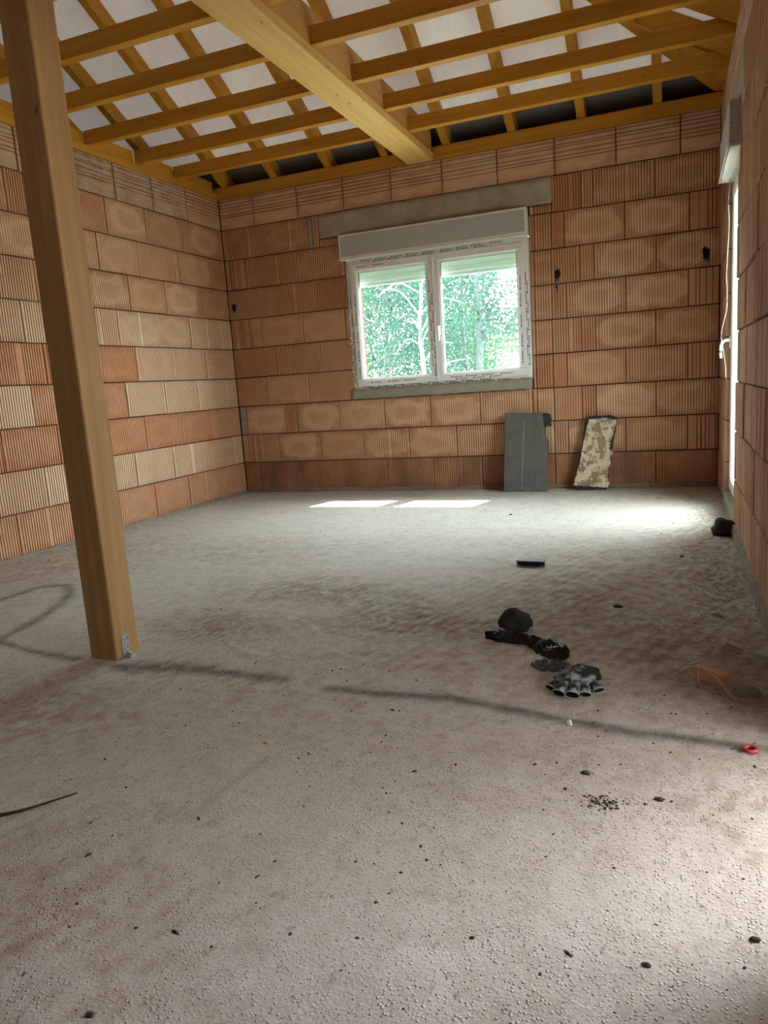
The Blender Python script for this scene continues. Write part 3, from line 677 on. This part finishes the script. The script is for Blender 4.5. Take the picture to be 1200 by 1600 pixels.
# dark eaves foil lapped under the membrane along the back and right eaves
bm = B(); fy = [.30, .2, .1, .03, -.04, -.10]; fx = [-2.0 + .1 * i for i in range(60) if -2.0 + .1 * i < W + .2]
for j in range(len(fy) - 1):
    for i in range(len(fx) - 1):
        q = [(fx[i], fy[j]), (fx[i + 1], fy[j]), (fx[i + 1], fy[j + 1]), (fx[i], fy[j + 1])]
        bm.faces.new([bm.verts.new((x, y, mem_z(x, y) - .012 + .006 * noise.noise(V((x * 4, y * 9, 2))))) for x, y in q])
bmesh.ops.remove_doubles(bm, verts=bm.verts[:], dist=.0005)
struct(obj('trim_2', bm, 'metal_dark', smooth=True))
# eaves closure (dark flashing seen between the rafters) and left attic closure
bm = B(); box(bm, -2.1, W + .3, .17, .36, 2.2, 2.72); box(bm, W + .21, W + .36, YB, .2, H, 2.68); tube(bm, [(-.3, .150, 2.635), (W + .1, .150, 2.635)], .010, 8)
struct(obj('trim_3', bm, 'metal_dark'))
bm = B(); box(bm, -2.1, -2.0, YB - .3, .3, 2.2, 4.9); box(bm, -2.1, -.3, YB - .3, .3, 2.2, 2.3); box(bm, -2.1, W + .3, YB - .35, YB - .28, 2.4, 2.9); struct(obj('trim_4', bm, 'render_wall'))

# ------------------------------------------------------------------ boards leaning on the back wall
def lean(pts, ybot, ytop, H_, th, mat, name, parent=None, jag=0, seed=1, sub=.012, off=0):
    """outline pts in (x, height along board) leaned against the wall; edges roughened"""
    rnd = random.Random(seed); P = []
    for (a, b) in zip(pts, pts[1:] + pts[:1]):
        a, b = V((*a, 0)), V((*b, 0)); n = max(1, int((b - a).length / sub))
        for k in range(n): P.append(a + (b - a) * k / n + V((rnd.uniform(-jag, jag), rnd.uniform(-jag, jag), 0)))
    s = (ytop - ybot) / H_; nrm = V((0, -1, s)).normalized()
    bm = B(); prism(bm, [V((p.x, ybot + s * p.y, FZ + p.y)) + nrm * off for p in P], -nrm * th)
    return obj(name, bm, mat, parent)
slab = empty('slab', (2.56, -.12, FZ)); tag(slab, 'dark grey board with a cut corner leaning on the wall under the window', 'board')
def slab_mat():
    t = NT('grey_foam_board', .85, .25); wp = t.co()
    c = t.mix(t.noise(9, 6, wp, (1, 1, 1), .7), (.062, .060, .054), (.15, .145, .13)); c = t.mix(t.math('MULTIPLY', t.ramp(t.noise(45, 5, wp), .6, .75), .5), c, (.2, .19, .16))
    t.color(c); t.bump(t.noise(60, 5, wp), .4, .004); return t.m
M['slab'] = slab_mat()
lean([(2.392, .003), (2.718, .003), (2.726, .30), (2.731, .375), (2.706, .43), (2.700, .50), (2.690, .592), (2.412, .600), (2.402, .3)], -.150, -.070, .6, .055, 'slab', 'panel', slab, .0025, 3)
lean([(2.66, .49), (2.745, .49), (2.752, .52), (2.742, .585), (2.66, .592)], -.138, -.058, .6, .045, 'rock', 'broken_corner', slab, .006, 5, .008)
lean([(2.5300, .02), (2.5335, .02), (2.5555, .53), (2.5525, .53)], -.150, -.070, .6, .003, 'mortar', 'scored_line', slab, .0012, 5, .02, .0016)
def plaster_mat():
    t = NT('flaking_plaster', .95, .1); wp = t.co()
    n = t.noise(14, 6, wp, (1, 1, 1), .65); c = t.mix(t.ramp(n, .47, .53), (.30, .215, .14), (.66, .55, .41)); c = t.mix(t.math('MULTIPLY', t.ramp(t.noise(70, 5, wp), .62, .72), .8), c, (.12, .1, .08))
    t.color(c); t.bump(t.ramp(n, .44, .56), .8, .006); return t.m
M['plaster'] = plaster_mat()
tile = empty('plank', (3.06, -.1, FZ)); tag(tile, 'narrow slanted board coated with flaking beige plaster, leaning on the back wall', 'board')
lean([(2.930, .004), (3.145, .000), (3.228, .530), (3.180, .548), (3.022, .545), (3.000, .50)], -.100, -.055, .55, .045, 'rock', 'backing_board', tile, .002, 8)
lean([(2.912, .038), (3.160, .020), (3.172, .05), (3.160, .09), (3.168, .16), (3.182, .20), (3.176, .24), (3.205, .262), (3.190, .29), (3.170, .30), (3.185, .36), (3.205, .42), (3.226, .515), (3.12, .53), (3.03, .52), (3.012, .46), (2.985, .33), (2.965, .22), (2.935, .12)], -.103, -.058, .55, .012, 'plaster', 'plaster_coat', tile, .0035, 9, .010, .010)

# ------------------------------------------------------------------ things on the floor
def rock(name, c, s, seed, mat='rock', sub=3, amp=.35, parent=None):
    bm = B(); bmesh.ops.create_icosphere(bm, subdivisions=sub, radius=1)
    for v in bm.verts:
        p = v.co.copy(); r = 1 + amp * noise.noise(p * 1.3 + V((seed, 0, 0))) + amp * .45 * noise.noise(p * 3.7 + V((0, seed, 0))) + amp * .2 * noise.noise(p * 9 + V((0, 0, seed)))
        q = p * r; v.co = V((q.x * s[0], q.y * s[1], max(q.z, -.72) * s[2]))
    lo = min(v.co.z for v in bm.verts); fzz = fz(c[0], c[1])
    for v in bm.verts: v.co += V((c[0], c[1], fzz - lo - .002))
    return obj(name, bm, mat, parent, smooth=sub > 2)
tag(rock('stone', (3.095, -3.235), (.052, .040, .044), 4.2), 'dark round lump of stone sitting behind the black plastic scrap', 'stone')
tag(rock('stone', (3.848, -1.62), (.058, .050, .052), 9.1), 'dark jagged stone against the right wall beside the door threshold', 'stone')
def heap(path, wid, hgt, seed, nx=70, ny=18, fold=9):
    """crumpled film lying along a path: folded sheet with thickness"""
    P = smooth_path([V((*p, 0)) for p in path], 14); bm = B(); G = []
    for i in range(len(P)):
        d = (P[min(i + 1, len(P) - 1)] - P[max(i - 1, 0)]).normalized(); s = V((-d.y, d.x, 0)); t = i / (len(P) - 1)
        wd = wid * min(1, t * 7 + .12, (1 - t) * 9 + .12) * (.35 + .75 * abs(math.sin(math.pi * (t * 1.9 + .12)) ** .8)); row = []
        for j in range(ny + 1):
            u = j / ny * 2 - 1
            q = P[i] + s * wd * u * (1 + .3 * noise.noise(V((t * 8, u * 2, seed))))
            h = hgt * (1 - u * u) * (.45 + .55 * abs(noise.noise(V((t * 7, 1, seed)))) * 2) + .014 * abs(math.sin(u * fold + 5 * noise.noise(V((t * 5, 0, seed))))) * (1 - u ** 4) + .004 * noise.noise(V((t * 30, u * 12, seed)))
            row.append(bm.verts.new((q.x, q.y, fz(q.x, q.y) + max(.0015, h))))
        G.append(row)
    for i in range(len(G) - 1):
        for j in range(ny): bm.faces.new((G[i][j], G[i + 1][j], G[i + 1][j + 1], G[i][j + 1]))
    r = bmesh.ops.solidify(bm, geom=bm.faces[:], thickness=-.0015)
    bmesh.ops.recalc_face_normals(bm, faces=bm.faces[:]); return bm
tag(obj('plastic_scrap', heap([(3.012, -3.335), (3.08, -3.325), (3.14, -3.345), (3.18, -3.37), (3.235, -3.41), (3.275, -3.455), (3.31, -3.455)], .042, .022, 3), 'bin', smooth=True), 'crumpled strip of black plastic film on the floor in front of the round stone', 'scrap')
# damp gravel spill
bm = B(); rnd = random.Random(11)
for k in range(260):
    a = rnd.uniform(0, 6.283); r = math.sqrt(rnd.random()); x = 3.262 + .055 * r * math.cos(a); y = -3.535 + .05 * r * math.sin(a); s = rnd.uniform(.0022, .0048)
    bmesh.ops.create_icosphere(bm, subdivisions=1, radius=s, matrix=Matrix.Translation((x, y, fz(x, y) + s * .5)))
g = tag(obj('gravel_spill', bm, 'wet'), 'small patch of dark damp grit between the black film and the glove', 'gravel'); g['kind'] = 'stuff'
# glove: knitted palm with dark open fingers towards the camera
gl = empty('work_glove', (3.345, -3.70, FZ)); tag(gl, 'crumpled grey and black work glove lying on the floor', 'glove')
bm = B(); bmesh.ops.create_icosphere(bm, subdivisions=4, radius=1)
for v in bm.verts:
    p = v.co.copy(); r = 1 + .35 * noise.noise(p * 1.7 + V((5, 2, 1))) + .22 * abs(noise.noise(p * 4 + V((1, 2, 1)))); q = p * r
    v.co = V((3.352 + q.x * .050 + q.z * .008, -3.655 + q.y * .050, max(-.7, q.z) * .030 + FZ + .021))
obj('palm', bm, 'glove', gl, smooth=True)
fing = [((3.318, -3.672), (3.292, -3.722), .013), ((3.332, -3.680), (3.318, -3.752), .014), ((3.352, -3.685), (3.354, -3.757), .015), ((3.370, -3.680), (3.386, -3.745), .013), ((3.385, -3.665), (3.420, -3.708), .013)]
for (a, b, r) in fing:
    z = fz(*b) + r * .75; A = V((a[0], a[1], z + .012)); E_ = V((b[0], b[1], z + .001)); P = smooth_path([A, (A + E_) / 2 + V((.003, 0, .004)), E_], 5)
    bm = B(); n = len(P); rings = []
    for i, p in enumerate(P):
        d = (P[min(i + 1, n - 1)] - P[max(i - 1, 0)]).normalized(); s = d.cross(V((0, 0, 1))).normalized(); u = s.cross(d); rr = r * (.85 + .3 * i / n)
        rings.append([bm.verts.new(p + s * rr * 1.2 * math.cos(k * .5236) * (1 + .15 * noise.noise(p * 90 + s * k)) + u * rr * .72 * math.sin(k * .5236)) for k in range(12)])
    for p_, q_ in zip(rings, rings[1:]):
        for k in range(12): bm.faces.new((p_[k], p_[(k + 1) % 12], q_[(k + 1) % 12], q_[k]))
    fo = obj('finger', bm, 'glove' if a[0] > 3.34 else 'glove', gl, smooth=True)
    bm = B(); pe = P[-1]; d = (P[-1] - P[-2]).normalized(); s = d.cross(V((0, 0, 1))).normalized(); u = s.cross(d)
    ring = [pe + s * r * 1.36 * math.cos(k * .5236) + u * r * .82 * math.sin(k * .5236) for k in range(12)]
    ins = [pe - d * .012 + s * r * .9 * math.cos(k * .5236) + u * r * .5 * math.sin(k * .5236) for k in range(12)]
    prv = [bm.verts.new(p) for p in ring]; inn = [bm.verts.new(p) for p in ins]
    for k in range(12): bm.faces.new((prv[k], prv[(k + 1) % 12], inn[(k + 1) % 12], inn[k]))
    bm.faces.new(inn); obj('lining', bm, 'glove_dark', fo, smooth=True)
    bm = B(); tube(bm, ring + ring[:1], .0017, 6); obj('hem', bm, 'glove_rim', fo, smooth=True)
bm = B(); bmesh.ops.create_icosphere(bm, subdivisions=3, radius=1)
for v in bm.verts:
    p = v.co.copy(); q = p * (1 + .4 * noise.noise(p * 2 + V((9, 2, 4)))); v.co = V((3.388 + q.x * .030, -3.618 + q.y * .024, max(-.7, q.z) * .022 + FZ + .016))
obj('cuff', bm, 'glove_dark', gl, smooth=True)
# plastic profile offcut (H section)
pr_ = B(); ax = V((.132, -.008, 0)); o0 = V((2.922, -2.325, fz(2.95, -2.32)))
def PL(y, z): return o0 + V((0, y, z))
prism(pr_, [PL(-.03, 0), PL(.03, 0), PL(.03, .004), PL(.004, .004), PL(.004, .020), PL(.026, .022), PL(.026, .026), PL(-.026, .026), PL(-.026, .022), PL(-.002, .020), PL(-.002, .004), PL(-.03, .004)], ax)
tag(obj('plastic_profile', pr_, 'profile'), 'short dark plastic profile offcut lying alone in the middle of the floor', 'offcut')
# red ring
bm = B(); tube(bm, [V((3.772 + .013 * math.cos(a * .5236), -3.944 + .013 * math.sin(a * .5236), fz(3.772, -3.944) + .005)) for a in range(13)], .0045, 8)
tag(obj('ring', bm, 'red', smooth=True), 'small red plastic ring on the floor in front of the clear bag', 'ring')
tag(rock('pebble', (3.366, -3.905), (.008, .007, .009), 3.3, 'pebble', 2), 'small white pebble standing just in front of the black floor line', 'pebble')
tag(rock('chip', (3.416, -2.916), (.018, .010, .007), 2.3, 'crumb', 2), 'small dark chip on the floor between the clear bag and the round stone', 'chip')
tag(rock('chip', (3.745, -2.95), (.016, .012, .008), 6.3, 'pebble', 2), 'pale mortar chip on the brown dust close to the right wall', 'chip')
tw = [(2.20, -4.665), (2.24, -4.63), (2.275, -4.60), (2.31, -4.555), (2.345, -4.508)]
tag(obj('twig', tube(B(), [p for p in smooth_path([V((x, y, fz(x, y) + .005)) for x, y in tw])], .0055, 7, .0015), 'twig', smooth=True), 'long thin curved dark twig on the bare floor in front of the post', 'twig')
# clear bag with a lump of orange clay
bagc = V((3.745, -3.545, FZ))
rnd = random.Random(8)
base_ = [(3.597, -3.572), (3.652, -3.600), (3.700, -3.635), (3.765, -3.690), (3.825, -3.712), (3.872, -3.675), (3.888, -3.58), (3.885, -3.47), (3.85, -3.40), (3.78, -3.385), (3.71, -3.43), (3.64, -3.50)]
ridge = [V((3.597, -3.572, FZ + .006)), V((3.660, -3.552, .026)), V((3.705, -3.522, .040)), V((3.751, -3.470, .064)), V((3.800, -3.462, .038)), V((3.855, -3.46, .012)), V((3.888, -3.48, -.008))]
OP = smooth_path([V((*p, 0)) for p in base_ + base_[:1]], 3)[:-1]
def near_ridge(p):
    best = None
    for a, b in zip(ridge, ridge[1:]):
        ab = b - a; t = max(0, min(1, ((p.x - a.x) * ab.x + (p.y - a.y) * ab.y) / (ab.x ** 2 + ab.y ** 2))); q = a + ab * t; d = (q.x - p.x) ** 2 + (q.y - p.y) ** 2
        if best is None or d < best[0]: best = (d, q)
    return best[1]
bm = B(); rows = []
for q in (0, .22, .5, .78, 1):
    row = []
    for k, p in enumerate(OP):
        r = near_ridge(p); c = r.lerp(V((p.x, p.y, fz(p.x, p.y) + .002)), q); bulge = .016 * math.sin(math.pi * q)
        j_ = .012 * math.sin(math.pi * q)
        c += V((rnd.uniform(-j_, j_), rnd.uniform(-j_, j_), bulge + rnd.uniform(-j_, j_) * .8)); row.append(bm.verts.new(c))
    rows.append(row)
n = len(OP)
for a, b in zip(rows, rows[1:]):
    for k in range(n):
        q4 = [a[k], b[k], b[(k + 1) % n], a[(k + 1) % n]]
        if k % 2: bm.faces.new(q4[:3]); bm.faces.new([q4[0], q4[2], q4[3]])
        else: bm.faces.new([q4[0], q4[1], q4[3]]); bm.faces.new(q4[1:])
bmesh.ops.remove_doubles(bm, verts=bm.verts[:], dist=.0006)
creases = [[r + V((0, 0, .0015)) for r in ridge]] + [[rows_p for rows_p in (rows[i][k].co.copy() + V((0, 0, .0012)) if rows[i][k].is_valid else None for i in (1, 2, 3, 4)) if rows_p is not None] for k in (5, 9, 14, 19, 30)]
bag = tag(obj('plastic_bag', bm, 'film'), 'clear plastic bag with an orange lump inside, slumped against the right wall', 'bag')
for c in creases:
    if len(c) > 2: obj('crease', tube(B(), c, .001, 5), 'film_edge', bag, smooth=True)
bm = B(); box(bm, -.052, .052, -.022, .022, 0, .034, .008)
bmesh.ops.rotate(bm, verts=bm.verts, cent=(0, 0, 0), matrix=Matrix.Rotation(-.55, 3, 'Z')); bmesh.ops.translate(bm, verts=bm.verts, vec=(3.705, -3.56, FZ + .002))
tag(obj('clay_fragment', bm, 'clay_piece'), 'orange clay fragment lying inside the clear plastic bag', 'fragment')
tag(rock('stone', (3.79, -3.63), (.032, .026, .014), 15, 'profile'), 'dark lump at the near end inside the clear plastic bag', 'stone')

# named small debris then the uncountable crumbs
for i, (x, y, s, lab) in enumerate(((2.717, -3.162, .006, 'tiny dark crumb on the pale floor, behind the brown dust'), (3.43, -4.134, .010, 'brown crumb just behind the dark pit in the near floor'), (3.573, -4.65, .007, 'small black crumb alone on the near floor'),
        (3.726, -4.551, .008, 'black crumb on the near floor towards the right wall'), (2.819, -4.975, .008, 'black oval crumb on the near floor far in front of the post'), (2.646, -4.179, .008, 'tan crumb beside the faint diagonal smear'), (3.583, -4.197, .010, 'grey flake beside the dark pit in the near floor'), (3.645, -2.117, .010, 'small dark crumb halfway between the profile offcut and the right wall'), (2.637, -1.078, .010, 'small dark crumb in the pale light in front of the window'))):
    tag(rock('crumb', (x, y), (s, s * .7, s * .5), i * 1.7, 'crumb' if 'tan' not in lab else 'clay_piece', 2), lab, 'crumb')
def crumbs(n, seed, f, lo, hi, mat, name, label):
    rnd = random.Random(seed); vs = []; fs = []
    while n > 0:
        x, y = f(rnd); 
        if not (.03 < x < 3.88 and -5.1 < y < -.03): continue
        n -= 1; s = lo * (hi / lo) ** (rnd.random() ** 2.2); z = fz(x, y); a = rnd.uniform(0, 3.14); e = rnd.choice((1, 1, 1.2, 1.5, 2.2)); b = len(vs)
        for k in range(5):
            t = a + k * 1.2566; px, py = math.cos(k * 1.2566) * s * e * rnd.uniform(.7, 1.2), math.sin(k * 1.2566) * s * rnd.uniform(.6, 1.1)
            vs.append((x + px * math.cos(a) - py * math.sin(a), y + px * math.sin(a) + py * math.cos(a), z - .001))
        vs.append((x + rnd.uniform(-.3, .3) * s, y, z + s * rnd.uniform(.35, .8)))
        fs += [(b + k, b + (k + 1) % 5, b + 5) for k in range(5)]
    me = bpy.data.meshes.new(name); me.from_pydata(vs, [], fs); me.materials.append(M[mat]); o = bpy.data.objects.new(name, me); COL.objects.link(o)
    o['kind'] = 'stuff'; o['label'] = label; o['category'] = 'debris'
def f_dark(r):
    q = r.random()
    if q < .40: return r.uniform(2.2, 3.88), r.uniform(-5.05, -3.6)
    if q < .62: return 3.9 - abs(r.gauss(0, .22)), r.uniform(-3.8, -.1)
    if q < .74: return abs(r.gauss(0, .22)), r.uniform(-3, -.1)
    if q < .84: return r.uniform(.1, 3.9), -abs(r.gauss(0, .1))
    return r.uniform(.1, 3.88), r.uniform(-4, -.1)
crumbs(1900, 5, f_dark, .0013, .0062, 'crumb', 'dark_crumbs', 'scattered dark crumbs, splinters and bits of dirt over the screed floor')
crumbs(5200, 6, lambda r: ((r.uniform(2.2, 3.88), r.uniform(-5.05, -3.7)) if r.random() < .72 else (r.gauss(2.15, .3), r.gauss(-3.5, .22))), .0010, .0030, 'palecrumb', 'pale_grit', 'pale mortar grit stuck all over the near floor')
crumbs(350, 9, lambda r: (r.gauss(3.475, .022), r.gauss(-4.235, .014)), .001, .005, 'crumb', 'pit_dirt', 'dark dirt gathered in a small pit in the near floor')

# ------------------------------------------------------------------ outside
bm = B(); box(bm, W + .40, 7.0, -7.6, -3.55, 1.92, 2.02, .01)  # slab added out of view to dim daylight through the side opening
tag(obj('sky_block_roof', bm, 'render_wall'), 'added unseen roof slab blocking high sky at the side opening next to the camera', 'roof')
bm = B(); box(bm, 8.0, 8.2, -14, -1.5, -.31, 1.72, .01); tag(obj('sky_block_wall', bm, 'render_wall'), 'long added unseen wall blocking low sky beyond the roof slab', 'wall')  # added out of view to cut low sky light into the foreground
for y in (-3.7, -7.4):
    bm = B(); box(bm, 6.8, 6.95, y - .07, y + .07, -.31, 1.92, .006); tag(obj('added_post', bm, 'beam'), 'added wooden post under the sky-blocking roof slab, ' + ('the one nearer the glazed door' if y > -5 else 'the one farther from the glazed door'), 'post')  # posts added to carry the sky-blocking slab
struct(obj('ground', boxes([(-60, 60, .4, 90, -.35, -.30), (4.4, 60, -40, .4, -.35, -.30)]), 'grass'))
def tree(x, y, hgt, r, seed, pale=False, zc=.25, n=3000, leafm='leaf', lean_=0, crown_r=1.6, label='', zc0=.3):
    rnd = random.Random(seed); t = empty('tree', (x, y, -.3)); tag(t, label, 'tree', 'trees outside the window')
    trunk = [V((x + lean_ * k / 8 + .06 * rnd.uniform(-1, 1), y, -.32 + hgt * k / 8)) for k in range(9)]
    obj('trunk', tube(B(), smooth_path(trunk, 3), r, 9, r * .25), 'bark_pale' if pale else 'bark', t, smooth=True)
    cl = []
    for k in range(16):
        f = rnd.uniform(.16, .95); b = trunk[0].lerp(trunk[-1], f); a = rnd.uniform(0, 6.28); L = crown_r * rnd.uniform(.5, 1.1)
        e = b + V((math.cos(a) * L, math.sin(a) * L * .7, rnd.uniform(-.15, .7))); mid = (b + e) / 2 + V((0, 0, .18))
        obj('branch', tube(B(), smooth_path([b, mid, e], 4), r * .28, 6, .008), 'bark_pale' if pale else 'bark', t); cl += [e, mid, e + V((rnd.uniform(-.4, .4), 0, .3))]
    vs, fs = [], []
    for k in range(n):
        c = rnd.choice(cl); p = c + V((rnd.gauss(0, .38), rnd.gauss(0, .38), rnd.gauss(0, .30))); s = rnd.uniform(.022, .042)
        u = V((rnd.gauss(0, 1), rnd.gauss(0, 1), rnd.gauss(0, 1))).normalized(); v_ = u.orthogonal().normalized(); b = len(vs)
        vs += [p - u * s, p + v_ * s * .5, p + u * s, p - v_ * s * .5]; fs.append((b, b + 1, b + 2, b + 3))
    me = bpy.data.meshes.new('foliage'); me.from_pydata([tuple(q - V((x, y, -.3))) for q in vs], [], fs); me.materials.append(M[leafm]); o = bpy.data.objects.new('foliage', me); COL.objects.link(o); o.parent = t; o['kind'] = 'stuff'
tree(-.42, 6.6, 4.2, .050, 21, True, n=1500, label='slim pale-barked tree outside the left pane', crown_r=.8)
tree(-1.45, 7.5, 3.8, .035, 2, False, n=9000, label='thin leafy tree outside the middle of the left pane', crown_r=1.2)
tree(.34, 7.6, 5.2, .09, 3, False, n=4600, label='tree with thick dark trunk outside the right pane', crown_r=.8)
tree(-.15, 8.5, 5.0, .055, 4, False, n=4600, label='tree outside the right pane just beside the centre bar', crown_r=1.0)
tree(-3.0, 9.5, 4.6, .12, 5, False, n=9000, label='dense dark tree at the far left of the window view', crown_r=1.7)
tree(-1.6, 11.5, 5.0, .12, 6, False, n=11000, label='tall bushy tree behind the thin trees', crown_r=1.9)
tree(-.85, 12.0, 2.7, .07, 7, False, n=6000, leafm='leaf_light', label='low light green tree beside the tiled roof of the neighbouring house', crown_r=.75)
tree(-2.4, 8.0, 2.8, .03, 8, True, n=2200, leafm='leaf_light', label='yellow-green sapling outside the left pane', crown_r=.8)
tree(-4.3, 13, 5.5, .14, 12, False, n=9000, label='big dark tree behind everything at the left edge', crown_r=2.2)
def bush(name, x0, x1, y, z1, n, seed, m, label):
    rnd = random.Random(seed); vs, fs = [], []
    for k in range(n):
        p = V((rnd.uniform(x0, x1), y + rnd.gauss(0, .5), -.3 + (z1 + .3) * (1 - rnd.random() ** 1.6) * (1 + .25 * noise.noise(V((k * .01, seed, 0)))))); s = rnd.uniform(.04, .08)
        u = V((rnd.gauss(0, 1), rnd.gauss(0, 1), rnd.gauss(0, 1))).normalized(); v_ = u.orthogonal().normalized(); b = len(vs)
        vs += [p - u * s, p + v_ * s * .5, p + u * s, p - v_ * s * .5]; fs.append((b, b + 1, b + 2, b + 3))
    me = bpy.data.meshes.new(name); me.from_pydata([tuple(q) for q in vs], [], fs); me.materials.append(M[m]); o = bpy.data.objects.new(name, me); COL.objects.link(o); o['kind'] = 'stuff'; o['label'] = label; o['category'] = 'undergrowth'
bush('undergrowth', -8, -.7, 13.5, 4.4, 26000, 1, 'leaf', 'tangled green undergrowth behind the trees outside the window')
house = empty('house', (-.5, 26, -.3)); tag(house, 'neighbouring house with pinkish tiled roof seen through the right pane', 'house')
M['hwall'] = plain('house_render', (.22, .21, .18), .9); M['htile'] = plain('roof_tiles', (.11, .065, .065), .85, var=.3, vscale=6); M['hglass'] = plain('house_window', (.22, .32, .42), .3); M['fence'] = plain('white_fence', (.22, .22, .21), .7)
bm = B(); box(bm, -3.0, 5, 26, 33, -.3, 2.25); obj('wall', bm, 'hwall', house)
bm = B(); prism(bm, [(-3.5, 25.6, 2.1), (5.5, 25.6, 2.1), (4.0, 29.5, 6.4), (-1.4, 29.5, 6.4)], (0, .12, .12)); prism(bm, [(-3.5, 25.6, 2.1), (-1.4, 29.5, 6.4), (-3.5, 33.4, 2.1)], (.1, 0, .12)); obj('roof', bm, 'htile', house)
for k in range(14):
    t_ = k / 14; bm = B(); y_ = 25.55 + 3.9 * t_; z_ = 2.12 + 4.3 * t_; box(bm, -3.5 + 2.1 * t_, 5.5 - 1.5 * t_, y_ - .04, y_ + .06, z_, z_ + .05); obj('tile_row', bm, 'htile', house)
bm = B(); box(bm, -2.72, -2.42, 25.93, 26.02, 1.55, 2.05, .01); wo = obj('window', bm, 'hwall', house); bm = B(); box(bm, -2.69, -2.59, 25.9, 25.94, 1.58, 2.02); obj('pane', bm, 'hglass', wo); bm = B(); box(bm, -2.55, -2.45, 25.9, 25.94, 1.58, 2.02); obj('pane', bm, 'hglass', wo)
fence = empty('fence', (-1.5, 20, -.3)); tag(fence, 'low white slatted fence in front of the neighbouring house', 'fence')
for k in range(9):
    bm = B(); box(bm, -2.6, 3, 20, 20.04, -.2 + k * .17, -.10 + k * .17); obj('slat', bm, 'fence', fence)
for x in (-2.6, -1.2, .2, 1.6):
    bm = B(); box(bm, x, x + .08, 20.04, 20.12, -.3, 1.4); obj('fence_post', bm, 'fence', fence)
